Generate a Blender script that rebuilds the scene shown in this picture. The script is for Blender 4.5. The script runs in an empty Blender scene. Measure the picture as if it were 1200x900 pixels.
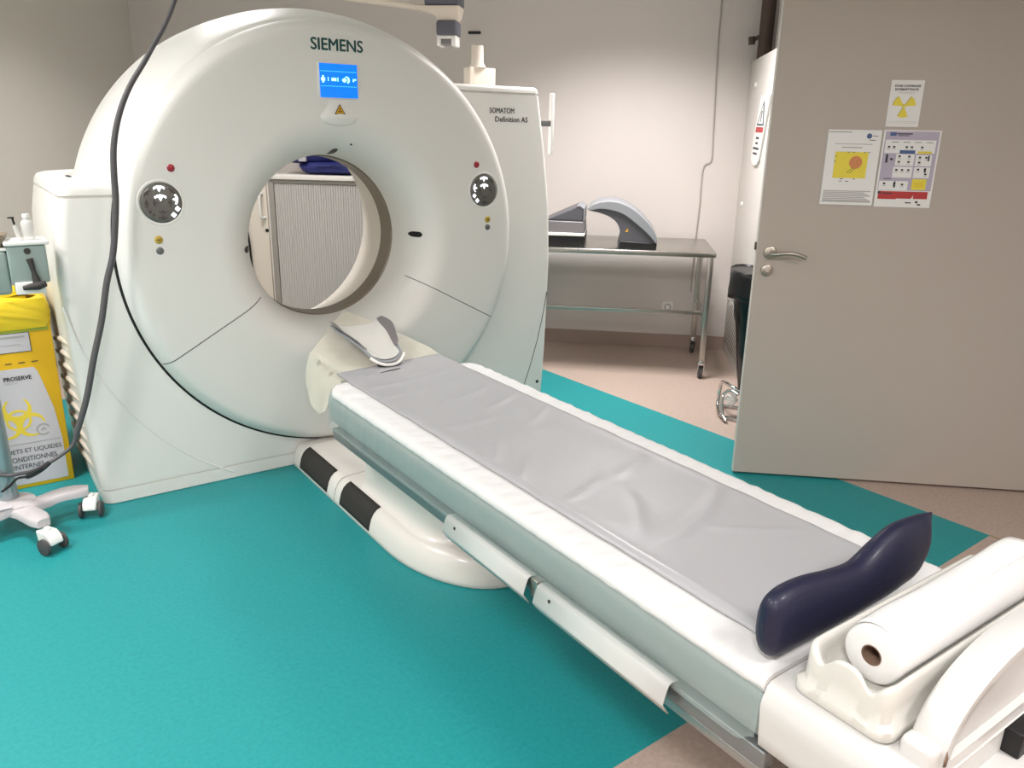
import bpy, bmesh, math, random
from math import sin, cos, pi, sqrt, radians as R
from mathutils import Vector, Matrix, noise
random.seed(7)
C = bpy.context.scene.collection
A = R(-42.2)                       # the room is turned against the scanner
def room(s, t, z=0.0):             # room axes (along back wall, depth, up) -> world
    return Vector((s*cos(A) - t*sin(A), s*sin(A) + t*cos(A), z))

# ------------------------------------------------------------------ materials
def srgb(r, g, b):
    f = lambda c: (c/255/12.92) if c/255 <= .04045 else ((c/255+.055)/1.055)**2.4
    return (f(r), f(g), f(b), 1)
def mat(name, col, rough=.5, metal=0, bump=0, bscale=200, var=0, vscale=8, coat=0, alpha=1, emit=None, estr=0, spec=.5, trans=0, ior=1.45, sheen=0):
    m = bpy.data.materials.new(name); m.use_nodes = True
    n = m.node_tree.nodes; l = m.node_tree.links; b = n['Principled BSDF']
    b.inputs['Base Color'].default_value = col
    b.inputs['Roughness'].default_value = rough
    b.inputs['Metallic'].default_value = metal
    b.inputs['Coat Weight'].default_value = coat
    b.inputs['Alpha'].default_value = alpha
    b.inputs['Specular IOR Level'].default_value = spec
    b.inputs['Transmission Weight'].default_value = trans
    b.inputs['IOR'].default_value = ior
    b.inputs['Sheen Weight'].default_value = sheen
    if emit:
        b.inputs['Emission Color'].default_value = emit
        b.inputs['Emission Strength'].default_value = estr
    tc = n.new('ShaderNodeTexCoord')
    if var:
        nz = n.new('ShaderNodeTexNoise'); nz.inputs['Scale'].default_value = vscale; nz.inputs['Detail'].default_value = 4
        l.new(tc.outputs['Object'], nz.inputs['Vector'])
        mx = n.new('ShaderNodeMix'); mx.data_type = 'RGBA'
        mx.inputs['A'].default_value = tuple(c*(1-var) for c in col[:3]) + (1,)
        mx.inputs['B'].default_value = tuple(min(1, c*(1+var)) for c in col[:3]) + (1,)
        l.new(nz.outputs['Fac'], mx.inputs['Factor']); l.new(mx.outputs['Result'], b.inputs['Base Color'])
    if bump:
        nb = n.new('ShaderNodeTexNoise'); nb.inputs['Scale'].default_value = bscale; nb.inputs['Detail'].default_value = 3
        l.new(tc.outputs['Object'], nb.inputs['Vector'])
        bp = n.new('ShaderNodeBump'); bp.inputs['Strength'].default_value = bump; bp.inputs['Distance'].default_value = .002
        l.new(nb.outputs['Fac'], bp.inputs['Height']); l.new(bp.outputs['Normal'], b.inputs['Normal'])
    return m
M = {}
M['gantry'] = mat('gantry_white', srgb(226, 224, 219), .38, var=.012, vscale=3)
M['gantry_face'] = mat('gantry_face_white', srgb(222, 220, 215), .42, var=.012, vscale=3)
M['seam'] = mat('seam_grey', srgb(92, 92, 90), .6)
M['gasket'] = mat('black_rubber', srgb(22, 23, 22), .6, bump=.2)
M['band'] = mat('taupe_window_band', srgb(122, 112, 98), .35, var=.04)
M['liner'] = mat('bore_liner', srgb(228, 222, 212), .4, var=.01)
M['petrol'] = mat('petrol_lettering', srgb(10, 70, 68), .5, var=.02)
M['letter_dark'] = mat('dark_lettering', srgb(40, 40, 40), .5, var=.02)
M['panel_dark'] = mat('dark_control_panel', srgb(98, 96, 91), .25, var=.05, vscale=60, coat=.3)
M['icon_off'] = mat('unlit_icon', srgb(72, 66, 62), .4, var=.03)
M['icon_on'] = mat('lit_icon', srgb(240, 240, 255), .4, emit=(.9, .93, 1, 1), estr=2.2)
M['red'] = mat('red_button', srgb(150, 20, 38), .3, coat=.5, var=.05, vscale=40)
M['yellow_btn'] = mat('yellow_button', srgb(176, 150, 50), .35, var=.1, vscale=60)
M['grey_btn'] = mat('grey_button', srgb(100, 102, 102), .4, var=.05, vscale=50)
M['screen'] = mat('blue_screen', srgb(0, 60, 140), .2, emit=srgb(0, 118, 245), estr=.95)
M['screen_line'] = mat('screen_line', srgb(40, 140, 220), .2, emit=srgb(60, 170, 255), estr=1.0)
M['screen_sign'] = mat('screen_symbols', srgb(150, 240, 255), .2, emit=srgb(165, 250, 255), estr=1.3)
M['warn_yellow'] = mat('warning_yellow', srgb(212, 160, 40), .5, var=.04)
M['black'] = mat('black_plastic', srgb(18, 18, 19), .45, bump=.15, bscale=300)
M['dark'] = mat('dark_grey', srgb(52, 50, 49), .6, bump=.4, bscale=500)
M['tread'] = mat('black_tread', srgb(44, 41, 38), .75, bump=.6, bscale=700)
M['table_white'] = mat('table_white', srgb(203, 202, 199), .33, coat=.2, var=.01)
M['frame_shaded'] = mat('table_frame_shaded', srgb(150, 160, 158), .35, coat=.2, var=.01)  # white frame darkened: shade and floor bounce put into its colour
M['ped_white'] = mat('pedestal_white', srgb(218, 213, 206), .35, coat=.15, var=.01)
M['mattress'] = mat('white_mattress', srgb(214, 213, 212), .55, bump=.25, bscale=60, var=.012)
M['pad'] = mat('grey_vinyl', srgb(164, 164, 167), .34, bump=.2, bscale=40, var=.02, vscale=4, coat=.12)
M['alu'] = mat('brushed_aluminium', srgb(168, 166, 164), .35, metal=.85, bump=.1, bscale=400)
M['rail'] = mat('grey_rail', srgb(128, 132, 132), .35, metal=.6, var=.03)
M['steel'] = mat('stainless_steel', srgb(176, 174, 168), .28, metal=1, bump=.08, bscale=300, var=.04, vscale=5)
M['chrome'] = mat('chrome', srgb(205, 205, 205), .12, metal=1, var=.02)
M['satin'] = mat('satin_metal', srgb(172, 166, 156), .32, metal=.9, var=.04)
M['navy'] = mat('navy_vinyl', srgb(19, 20, 48), .5, bump=.35, bscale=90, var=.08, vscale=10, coat=.1)
M['bag_navy'] = mat('navy_fabric', srgb(34, 40, 104), .6, bump=.5, bscale=120, var=.12, vscale=12)
M['tray'] = mat('tray_cream', srgb(202, 200, 193), .36, bump=.15, bscale=350, var=.012)
M['paper'] = mat('paper_roll', srgb(220, 219, 217), .85, bump=.25, bscale=500, var=.01)
M['core'] = mat('cardboard_core', srgb(122, 98, 82), .8, bump=.3, var=.08)
M['wall'] = mat('wall_paint', srgb(212, 204, 199), .7, bump=.12, bscale=180, var=.012, vscale=1.5)
M['wall_left'] = mat('wall_paint_left', srgb(206, 201, 192), .7, bump=.12, bscale=180, var=.012, vscale=1.5)
M['ceiling'] = mat('ceiling_white', srgb(226, 224, 220), .8, bump=.3, bscale=90)
M['skirting'] = mat('skirting_vinyl', srgb(160, 140, 130), .5, bump=.2, var=.03)
M['door'] = mat('door_laminate', srgb(176, 166, 157), .42, bump=.25, bscale=260, var=.018, vscale=4)
M['lit_door_edge'] = mat('lit_door_edge', srgb(205, 198, 190), .5, var=.02)  # light falling on the door's edge, put into a paler colour
M['casing'] = mat('casing_paint', srgb(214, 208, 202), .5, bump=.15, bscale=150, var=.012)
M['pipe'] = mat('brown_pipe', srgb(84, 68, 60), .6, bump=.3, var=.12)
M['lagging'] = mat('grey_lagging', srgb(178, 174, 170), .7, bump=.4, var=.05)
M['binbag'] = mat('black_bin_bag', srgb(14, 14, 16), .34, bump=.9, bscale=26)
M['device_light'] = mat('device_light_grey', srgb(138, 140, 144), .42, bump=.15, var=.03)
M['device_dark'] = mat('device_dark_grey', srgb(84, 83, 88), .45, bump=.15, var=.03)
M['device_mid'] = mat('device_mid_grey', srgb(120, 116, 118), .4, bump=.1, var=.03)
M['cab_white'] = mat('cabinet_white', srgb(232, 226, 219), .45, var=.012)
M['cab_beige'] = mat('cabinet_beige', srgb(214, 203, 190), .5, var=.015)
M['slat'] = mat('shutter_grey', srgb(188, 182, 178), .5, var=.012)
M['slat_bar'] = mat('shutter_bar_grey', srgb(150, 143, 136), .45, var=.02)
M['cream'] = mat('cream_plastic', srgb(206, 196, 182), .5, var=.02)
M['arm_grey'] = mat('arm_slate', srgb(88, 88, 98), .5, bump=.1, var=.04)
M['cable'] = mat('grey_cable', srgb(80, 78, 80), .45, bump=.6, bscale=220, var=.1, vscale=60)
M['cable_light'] = mat('pale_cable', srgb(168, 160, 154), .5, var=.03)
M['yellow'] = mat('yellow_cardboard', srgb(214, 170, 16), .55, bump=.15, var=.03)
M['yellow_bag'] = mat('yellow_bag', srgb(232, 200, 40), .4, bump=.6, bscale=40, var=.05)
M['lilac_paper'] = mat('lilac_label', srgb(192, 188, 193), .6, var=.02)
M['olive'] = mat('olive_print', srgb(222, 196, 60), .6, var=.03)
M['green_print'] = mat('green_print', srgb(150, 160, 50), .6, var=.05)
M['stand'] = mat('stand_base_grey', srgb(190, 184, 186), .42, bump=.12, var=.015)
M['stand_head'] = mat('stand_head_teal_grey', srgb(142, 158, 154), .45, bump=.1, var=.03)
M['pole'] = mat('pole_metal', srgb(160, 168, 172), .3, metal=.7, var=.03)
M['wheel'] = mat('grey_rubber', srgb(74, 72, 72), .6, bump=.2, var=.04)
M['white'] = mat('white_plastic', srgb(232, 230, 226), .4, var=.012)
M['flap_white'] = mat('flap_white', srgb(190, 193, 190), .4, var=.012)
M['clear'] = mat('clear_bottle', srgb(225, 225, 222), .12, alpha=.55, var=.01)
M['poster'] = mat('poster_paper', srgb(226, 226, 224), .5, var=.012)
M['poster_grey'] = mat('poster_grey_ink', srgb(160, 160, 158), .6, var=.03)
M['poster_dark'] = mat('poster_dark_ink', srgb(52, 52, 60), .6, var=.03)
M['poster_yellow'] = mat('poster_yellow', srgb(226, 208, 70), .5, var=.05, vscale=40)
M['poster_orange'] = mat('poster_orange', srgb(204, 132, 84), .5, var=.1, vscale=90)
M['poster_lilac'] = mat('poster_lilac', srgb(176, 168, 186), .5, var=.03)
M['poster_blue'] = mat('poster_blue', srgb(70, 92, 136), .5, var=.03)
M['poster_red'] = mat('poster_red', srgb(178, 54, 54), .5, var=.03)
M['beige_card'] = mat('brown_tray', srgb(122, 108, 92), .6, var=.05)

def film(name, col, op, rough=.25):
    m = bpy.data.materials.new(name); m.use_nodes = True
    n = m.node_tree.nodes; l = m.node_tree.links
    b = n['Principled BSDF']; out = n['Material Output']
    b.inputs['Base Color'].default_value = col; b.inputs['Roughness'].default_value = rough
    tr = n.new('ShaderNodeBsdfTransparent'); mx = n.new('ShaderNodeMixShader')
    tc = n.new('ShaderNodeTexCoord'); nz = n.new('ShaderNodeTexNoise'); nz.inputs['Scale'].default_value = 5
    l.new(tc.outputs['Object'], nz.inputs['Vector'])
    mr = n.new('ShaderNodeMapRange'); mr.inputs['To Min'].default_value = op-.12; mr.inputs['To Max'].default_value = op+.12
    l.new(nz.outputs['Fac'], mr.inputs['Value']); l.new(mr.outputs['Result'], mx.inputs['Fac'])
    l.new(tr.outputs[0], mx.inputs[1]); l.new(b.outputs[0], mx.inputs[2]); l.new(mx.outputs[0], out.inputs['Surface'])
    return m
M['skirt'] = film('clear_plastic_skirt', srgb(172, 186, 183), .34, .2)  # teal-grey tint stands in for the floor reflected in the plastic
M['film'] = film('cream_film', srgb(232, 225, 206), .50, .3)

M['film_pad'] = mat('pale_grey_cushion', srgb(204, 202, 196), .35, bump=.2, bscale=40, var=.03)
def floor_material():
    m = bpy.data.materials.new('vinyl_floor'); m.use_nodes = True
    n = m.node_tree.nodes; l = m.node_tree.links; b = n['Principled BSDF']
    g = n.new('ShaderNodeNewGeometry'); sp = n.new('ShaderNodeSeparateXYZ'); l.new(g.outputs['Position'], sp.inputs[0])
    def math_(op, a, c):
        k = n.new('ShaderNodeMath'); k.operation = op
        for i, v in enumerate((a, c)):
            if isinstance(v, (int, float)): k.inputs[i].default_value = v
            else: l.new(v, k.inputs[i])
        return k.outputs[0]
    x, y = sp.outputs['X'], sp.outputs['Y']
    fx, fy, k = 1.907, -2.283, .0422
    ex = math_('ADD', x, math_('MULTIPLY', math_('SUBTRACT', y, fy), k))       # < fx inside
    ey = math_('SUBTRACT', y, math_('MULTIPLY', math_('SUBTRACT', x, fx), k))  # > fy inside
    inside = math_('MULTIPLY', math_('LESS_THAN', ex, fx), math_('GREATER_THAN', ey, fy))
    inside = math_('MULTIPLY', inside, math_('LESS_THAN', y, 1.7))
    weld = math_('MULTIPLY', math_('LESS_THAN', math_('ABSOLUTE', math_('SUBTRACT', ex, fx), 0), .006), math_('LESS_THAN', ey, fy))
    def speck(c1, c2, scale):
        nz = n.new('ShaderNodeTexNoise'); nz.inputs['Scale'].default_value = scale; nz.inputs['Detail'].default_value = 6; nz.inputs['Roughness'].default_value = .7
        l.new(g.outputs['Position'], nz.inputs['Vector'])
        r = n.new('ShaderNodeValToRGB'); r.color_ramp.elements[0].position = .35; r.color_ramp.elements[1].position = .65
        r.color_ramp.elements[0].color = c1; r.color_ramp.elements[1].color = c2
        l.new(nz.outputs['Fac'], r.inputs['Fac']); return r.outputs['Color']
    teal = speck(srgb(25, 131, 133), srgb(35, 142, 144), 70)
    beige = speck(srgb(168, 149, 137), srgb(182, 163, 151), 60)
    def mixc(f, a, c):
        q = n.new('ShaderNodeMix'); q.data_type = 'RGBA'; l.new(f, q.inputs['Factor']); 
        for nm, v in (('A', a), ('B', c)):
            if isinstance(v, tuple): q.inputs[nm].default_value = v
            else: l.new(v, q.inputs[nm])
        return q.outputs['Result']
    c = mixc(inside, beige, teal); c = mixc(weld, c, srgb(140, 126, 92))
    l.new(c, b.inputs['Base Color']); b.inputs['Roughness'].default_value = .5
    b.inputs['Specular IOR Level'].default_value = .35
    return m
M['floor'] = floor_material()
def perforated():
    m = bpy.data.materials.new('perforated_panel'); m.use_nodes = True
    n = m.node_tree.nodes; l = m.node_tree.links; b = n['Principled BSDF']
    tc = n.new('ShaderNodeTexCoord'); v = n.new('ShaderNodeTexVoronoi'); v.voronoi_dimensions = '2D'; v.inputs['Scale'].default_value = 1; v.inputs['Randomness'].default_value = 0
    mp = n.new('ShaderNodeMapping'); mp.inputs['Rotation'].default_value = (R(45), 0, 0); l.new(tc.outputs['Object'], mp.inputs['Vector'])
    sx = n.new('ShaderNodeSeparateXYZ'); l.new(mp.outputs[0], sx.inputs[0]); cx_ = n.new('ShaderNodeCombineXYZ')
    l.new(sx.outputs['Y'], cx_.inputs[0]); l.new(sx.outputs['Z'], cx_.inputs[1])
    vm = n.new('ShaderNodeVectorMath'); vm.operation = 'SCALE'; vm.inputs['Scale'].default_value = 24; l.new(cx_.outputs[0], vm.inputs[0]); l.new(vm.outputs[0], v.inputs['Vector'])
    r = n.new('ShaderNodeValToRGB'); r.color_ramp.elements[0].position = .34; r.color_ramp.elements[1].position = .40
    r.color_ramp.elements[0].color = srgb(62, 57, 53); r.color_ramp.elements[1].color = srgb(214, 208, 200)
    l.new(v.outputs['Distance'], r.inputs['Fac']); l.new(r.outputs['Color'], b.inputs['Base Color']); b.inputs['Roughness'].default_value = .5
    return m
M['perforated'] = perforated()

# ------------------------------------------------------------------ geometry helpers
class B:
    def __init__(s): s.v = []; s.f = []
    def add(s, vs, fs):
        o = len(s.v); s.v += [Vector(p) for p in vs]; s.f += [tuple(i+o for i in f) for f in fs]; return s
    def box(s, x0, x1, y0, y1, z0, z1, b=0):
        if b <= 0:
            return s.add([(x, y, z) for z in (z0, z1) for x, y in ((x0, y0), (x1, y0), (x1, y1), (x0, y1))],
                         [(3, 2, 1, 0), (4, 5, 6, 7), (0, 1, 5, 4), (1, 2, 6, 5), (2, 3, 7, 6), (3, 0, 4, 7)])
        bm = bmesh.new(); bmesh.ops.create_cube(bm, size=1)
        for q in bm.verts: q.co = Vector(((x0+x1)/2+q.co.x*(x1-x0), (y0+y1)/2+q.co.y*(y1-y0), (z0+z1)/2+q.co.z*(z1-z0)))
        b = min(b, .49*min(x1-x0, y1-y0, z1-z0))
        bmesh.ops.bevel(bm, geom=bm.edges[:], offset=b, segments=3, affect='EDGES', profile=.5)
        return s.bm(bm)
    def bm(s, bm, mtx=None):
        bm.verts.index_update()
        s.add([(mtx @ v.co if mtx else v.co) for v in bm.verts], [[v.index for v in f.verts] for f in bm.faces]); bm.free(); return s
    def loft(s, rings, cap=True, closed=True):
        n = len(rings[0]); vs = [p for r in rings for p in r]; fs = []
        for k in range(len(rings)-1):
            for i in range(n if closed else n-1):
                j = (i+1) % n; fs.append((k*n+i, k*n+j, (k+1)*n+j, (k+1)*n+i))
        if cap: fs += [tuple(range(n-1, -1, -1)), tuple((len(rings)-1)*n+i for i in range(n))]
        return s.add(vs, fs)
    def grid(s, rows): return s.loft(rows, cap=False, closed=False)
    def tube(s, path, r, n=12, cap=True):
        path = [Vector(p) for p in path]; rr = r if isinstance(r, (list, tuple)) else [r]*len(path); rings = []; up = None
        for i, p in enumerate(path):
            d = (path[min(i+1, len(path)-1)]-path[max(i-1, 0)]).normalized()
            if up is None: up = Vector((0, 0, 1)) if abs(d.z) < .9 else Vector((1, 0, 0))
            a = d.cross(up).normalized(); up = a.cross(d).normalized()
            rings.append([p+(a*cos(t)+up*sin(t))*rr[i] for t in (2*pi*k/n for k in range(n))])
        return s.loft(rings, cap)
    def cyl(s, p0, p1, r, n=24, r1=None): return s.tube([p0, p1], [r, r if r1 is None else r1], n)
    def lathe(s, prof, c, ax='y', n=128, a0=0, a1=2*pi):   # prof (r, h)
        full = abs(a1-a0-2*pi) < 1e-6; rings = []
        for k in range(n if full else n+1):
            a = a0+(a1-a0)*k/n
            if ax == 'y': rings.append([Vector((c[0]+r*cos(a), c[1]+h, c[2]+r*sin(a))) for r, h in prof])
            else: rings.append([Vector((c[0]+r*cos(a), c[1]+r*sin(a), c[2]+h)) for r, h in prof])
        if full: rings.append(rings[0])
        return s.grid(rings)
    def prism(s, poly, d0, d1, ax='y'):                     # poly in the other two axes
        f = {'y': lambda p, d: (p[0], d, p[1]), 'x': lambda p, d: (d, p[0], p[1]), 'z': lambda p, d: (p[0], p[1], d)}[ax]
        return s.loft([[f(p, d0) for p in poly], [f(p, d1) for p in poly]])
    def build(s, name, m, parent=None, o=(0, 0, 0), frame='G', smooth=True, bevel=0, solid=0, sub=0, ang=38):
        if parent is not None: o = FO[parent.name][0]; frame = FO[parent.name][1]
        o = Vector(o); me = bpy.data.meshes.new(name)
        me.from_pydata([tuple(v-o) for v in s.v], [], s.f); me.validate()
        b2 = bmesh.new(); b2.from_mesh(me); bmesh.ops.remove_doubles(b2, verts=b2.verts, dist=1e-5)
        bmesh.ops.recalc_face_normals(b2, faces=b2.faces); b2.to_mesh(me); b2.free()
        me.materials.append(m if not isinstance(m, str) else M[m])
        if smooth:
            for p in me.polygons: p.use_smooth = True
            me.set_sharp_from_angle(angle=R(ang))
        ob = bpy.data.objects.new(name, me); C.objects.link(ob)
        if parent is not None: ob.parent = parent
        else:
            ob.location = o if frame == 'G' else room(*o)
            if frame == 'R': ob.rotation_euler = (0, 0, A)
        FO[ob.name] = (tuple(o), frame)
        if bevel:
            q = ob.modifiers.new('edge', 'BEVEL'); q.width = bevel; q.segments = 2; q.limit_method = 'ANGLE'; q.angle_limit = R(40)
        if solid:
            q = ob.modifiers.new('thick', 'SOLIDIFY'); q.thickness = solid; q.offset = 0
        if sub:
            q = ob.modifiers.new('sub', 'SUBSURF'); q.levels = sub; q.render_levels = sub
        return ob
FO = {}
def thing(name, label, cat, o, frame='G', group=None):
    e = bpy.data.objects.new(name, None); C.objects.link(e); e.empty_display_size = .1
    e.location = o if frame == 'G' else room(*o)
    if frame == 'R': e.rotation_euler = (0, 0, A)
    FO[e.name] = (tuple(o), frame); e['label'] = label; e['category'] = cat
    if group: e['group'] = group
    return e
def tag(o, label, cat, group=None):
    o['label'] = label; o['category'] = cat
    if group: o['group'] = group
    return o
def struct(o): o['kind'] = 'structure'; return o
def text(name, body, m, parent, p, w, h, ux=(1, 0, 0), uy=(0, 0, 1), bold=0.0, depth=.0015, shear=0):
    cu = bpy.data.curves.new('t', 'FONT'); cu.body = body; cu.size = 1; cu.offset = 0; cu.shear = shear; cu.resolution_u = 3
    ob = bpy.data.objects.new('t', cu); C.objects.link(ob)
    dg = bpy.context.evaluated_depsgraph_get(); ev = ob.evaluated_get(dg); me = ev.to_mesh()
    vs = [v.co.copy() for v in me.vertices]; fs = [tuple(q.vertices) for q in me.polygons]; ev.to_mesh_clear()
    bpy.data.objects.remove(ob); bpy.data.curves.remove(cu)
    x0 = min(v.x for v in vs); x1 = max(v.x for v in vs); y0 = min(v.y for v in vs); y1 = max(v.y for v in vs)
    ux = Vector(ux); uy = Vector(uy); n = ux.cross(uy); p = Vector(p); b = B()
    top = [p+ux*((v.x-x0)/(x1-x0)*w)+uy*((v.y-y0)/(y1-y0)*h)+n*depth for v in vs]
    b.add(top, fs)
    for dx, dy in ((-1, 0), (1, 0), (0, 1), (0, -1)) if bold else ():
        b.add([q+ux*dx*bold*h*.9+uy*dy*bold*h*.6-n*depth*.2*(1+.3*dx) for q in top], fs)
    return b.build(name, m, parent, smooth=False)
def lerp(tab, z):
    for (a, u), (b, v) in zip(tab, tab[1:]):
        if z <= b: 
            t = max(0, (z-a)/(b-a)); return u+(v-u)*t
    return tab[-1][1]
def ss(a, b, x): t = max(0, min(1, (x-a)/(b-a))); return t*t*(3-2*t)
def arc(cx, cy, r, a0, a1, n): return [(cx+r*cos(R(a0+(a1-a0)*k/n)), cy+r*sin(R(a0+(a1-a0)*k/n))) for k in range(n+1)]
def spline(pts, n=10):
    P = [Vector(p) for p in pts]; P = [P[0]*2-P[1]]+P+[P[-1]*2-P[-2]]; out = []
    for i in range(1, len(P)-2):
        for k in range(n):
            t = k/n; a, b, c, d = P[i-1:i+3]
            out.append(.5*((2*b)+(c-a)*t+(2*a-5*b+4*c-d)*t*t+(3*b-a-3*c+d)*t**3))
    return out+[P[-2]]
def rrect(x0, x1, y0, y1, r, n=5):
    return arc(x1-r, y1-r, r, 0, 90, n)+arc(x0+r, y1-r, r, 90, 180, n)+arc(x0+r, y0+r, r, 180, 270, n)+arc(x1-r, y0+r, r, 270, 360, n)

# ------------------------------------------------------------------ room
H = 2.78; S0, S1, T0, T1 = -2.45, 3.48, -4.7, 2.52
def wallbox(name, m, *b):
    return struct(B().box(*b).build(name, m, frame='R', smooth=False))
wallbox('floor', 'floor', S0-.1, S1+.1, T0-.1, T1+.1, -.1, 0)
wallbox('ceiling', 'ceiling', S0-.1, S1+.1, T0-.1, T1+.1, H, H+.1)
wallbox('wall_back', 'wall', S0-.1, S1+.1, T1, T1+.1, 0, H)
wallbox('wall_left', 'wall_left', S0-.1, S0, T0, T1, 0, H)
wallbox('wall_front', 'wall', S0-.1, S1+.1, T0-.1, T0, 0, H)
wallbox('wall_right', 'wall', S1, S1+.1, T0, T1, 0, H)
wallbox('wall_alcove', 'wall', 2.66, 3.48, .62, T1, 0, H)
wallbox('baseboard_back', 'skirting', S0, 2.18, T1-.012, T1, 0, .105)
wallbox('baseboard_left', 'skirting', S0, S0+.012, T0, T1-.012, 0, .105)

# open door leaf
DT = .07
door = struct(B().box(1.945, 3.40, DT, DT+.045, .012, 2.24).build('door_1', 'door', frame='R', o=(1.945, DT, 0), smooth=False, bevel=.002))
B().box(1.9425, 1.9455, DT+.003, DT+.042, .012, 2.24).build('lit_edge_face', 'lit_door_edge', door, smooth=False)
def rose(name, s, z, r):
    return B().lathe([(0, -.010), (r*.86, -.010), (r*.97, -.008), (r, 0), (0, 0)], (s, DT, z), 'y', 40).build(name, 'satin', door)
h = rose('door_handle', 2.003, 1.092, .03)
pth = spline([(2.003, DT-.008, 1.09), (2.003, DT-.04, 1.09), (2.02, DT-.056, 1.092), (2.06, DT-.058, 1.098), (2.11, DT-.056, 1.094), (2.152, DT-.052, 1.08)], 6)
B().tube(pth, [.0095]*6+[.009]*(len(pth)-6), 14).build('lever', 'satin', h)
k = rose('lock_rosette', 1.996, 1.012, .027)
B().cyl((1.996, DT-.016, 1.015), (1.996, DT-.009, 1.015), .009, 20).build('lock_cylinder', 'chrome', k)
B().box(1.935, 1.944, DT+.012, DT+.033, 1.10, 1.135, .003).build('latch_bolt', 'pipe', door)

# ------------------------------------------------------------------ posters on the door
def sheet(o, b, m, name, x0, x1, z0, z1, lift, shape=None):
    d = DT-lift
    return b
def poster(name, label, s0, s1, z0, z1):
    e = thing(name, label, 'poster', (s0, DT, z0), 'R')
    B().box(s0, s1, DT-.003, DT-.0003, z0, z1).build('sheet', 'poster', e, smooth=False)
    return e
def flat(e, name, m, polys, lift):
    b = B()
    for q in polys: b.prism([(p[0], p[1]) for p in q], DT-lift, DT-lift+.0006, 'y')
    return b.build(name, m, e, smooth=False)
def rc(x0, x1, z0, z1): return [(x0, z0), (x1, z0), (x1, z1), (x0, z1)]
# trefoil sign
s0, s1, z0, z1 = 2.417, 2.549, 1.643, 1.829
e = poster('radiation_sign', 'small white sign with yellow trefoil, highest of the papers on the open door', s0, s1, z0, z1)
cx, cz = (s0+s1)/2-.003, 1.726
blades = []
for a in (30, 150, 270):
    q = arc(cx, cz, .046, a-27, a+27, 10)+arc(cx, cz, .008, a+27, a-27, 3); blades.append(q)
blades.append(arc(cx, cz, .007, 0, 345, 12))
flat(e, 'trefoil_shadow', 'poster_dark', [[(x-.0012, z+.0006) for x, z in q] for q in blades], .0036)
flat(e, 'trefoil', 'poster_yellow', blades, .0042)
text('lettering', 'ZONE CONTROLEE', 'poster_dark', e, (s0+.014, DT-.0034, z1-.027), .104, .0085, bold=.05)
text('lettering', 'INTERMITTENTE', 'poster_dark', e, (s0+.018, DT-.0034, z1-.041), .094, .0085, bold=.05)
text('lettering', 'ACCES REGLEMENTE', 'poster_grey', e, (s0+.03, DT-.0034, z1-.052), .07, .0045)
flat(e, 'print_lines', 'poster_grey', [rc(s0+.006, s1-.006, z0+.015+i*.006, z0+.0158+i*.006) for i in range(2)], .0036)
# zone plan
s0, s1, z0, z1 = 2.186, 2.411, 1.311, 1.630
e = poster('safety_plan', 'white paper with yellow plan and orange disc, left of lilac poster on the door', s0, s1, z0, z1)
flat(e, 'border', 'poster_grey', [rc(s0, s1, z1-.002, z1), rc(s0, s1, z0, z0+.002), rc(s0, s0+.002, z0, z1), rc(s1-.002, s1, z0, z1)], .0034)
flat(e, 'print_lines', 'poster_grey', [rc(s0+.006, s0+.10, z1-.014, z1-.010), rc(s0+.035, s1-.035, z1-.062, z1-.0595), rc(s0+.065, s1-.075, z1-.077, z1-.073)]
     + [rc(s0+.012, s1-.014-(i % 3)*.012, z0+.02+i*.0065, z0+.0238+i*.0065) for i in range(7)], .0034)
flat(e, 'print_block', 'poster_grey', [rc(s0+.010, s1-.010, z0+.014, z0+.019)], .0036)
flat(e, 'logo', 'poster_blue', [arc(s1-.052, z1-.027, .011, 0, 345, 18)], .0036)
flat(e, 'logo_lettering', 'poster_dark', [rc(s1-.038, s1-.016, z1-.028, z1-.0255), rc(s1-.05, s1-.024, z1-.045, z1-.042)], .0036)
px0, px1, pz0, pz1 = s0+.042, s1-.046, z0+.116, z0+.226
flat(e, 'plan', 'poster_yellow', [rc(px0, px1, pz0, pz1)], .0037)
flat(e, 'plan_disc', 'poster_orange', [arc(px0+.089, pz0+.066, .027, 0, 345, 22)], .0042)
random.seed(3)
mk = []
for i in range(14):
    a = random.random(); q = [(px0+a*(px1-px0), pz0-.002), (px0+a*(px1-px0), pz1), (px0, pz0+a*.11), (px0+.03+a*.04, pz0-.012)][i % 4]
    mk.append(rc(q[0], q[0]+.004+.006*random.random(), q[1]-.003, q[1]))
mk += [[(px0+.055, pz0+.022), (px0+.058, pz0+.022), (px0+.082, pz0+.044), (px0+.079, pz0+.044)], [(px0+.066, pz0+.02), (px0+.069, pz0+.02), (px0+.09, pz0+.04), (px0+.087, pz0+.04)]]
flat(e, 'plan_marks', 'poster_dark', mk, .0043)
# lilac instruction poster
s0, s1, z0, z1 = 2.417, 2.650, 1.309, 1.630
e = poster('instruction_poster', 'lilac and white instruction poster with red band, on the door right of the yellow plan', s0, s1, z0, z1)
W = s1-s0; Hh = z1-z0
U = lambda a, b, c, d: rc(s0+a*W, s0+b*W, z1-d*Hh, z1-c*Hh)
flat(e, 'lilac_ground', 'poster_lilac', [U(.03, .97, .015, .78)], .0034)
flat(e, 'panel', 'poster', [U(.05, .93, .125, .295), U(.27, .59, .305, .455), U(.62, .9, .315, .455), U(.25, .59, .47, .61), U(.62, .9, .47, .61), U(.04, .55, .655, .775)], .0038)
flat(e, 'blue_strip', 'poster_blue', [U(.32, .59, .255, .3)], .0042)
flat(e, 'logo', 'poster_blue', [U(.11, .22, .03, .075)], .0042)
flat(e, 'heading', 'poster_dark', [U(.23, .5, .04, .055), U(.25, .45, .065, .075)], .0042)
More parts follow.
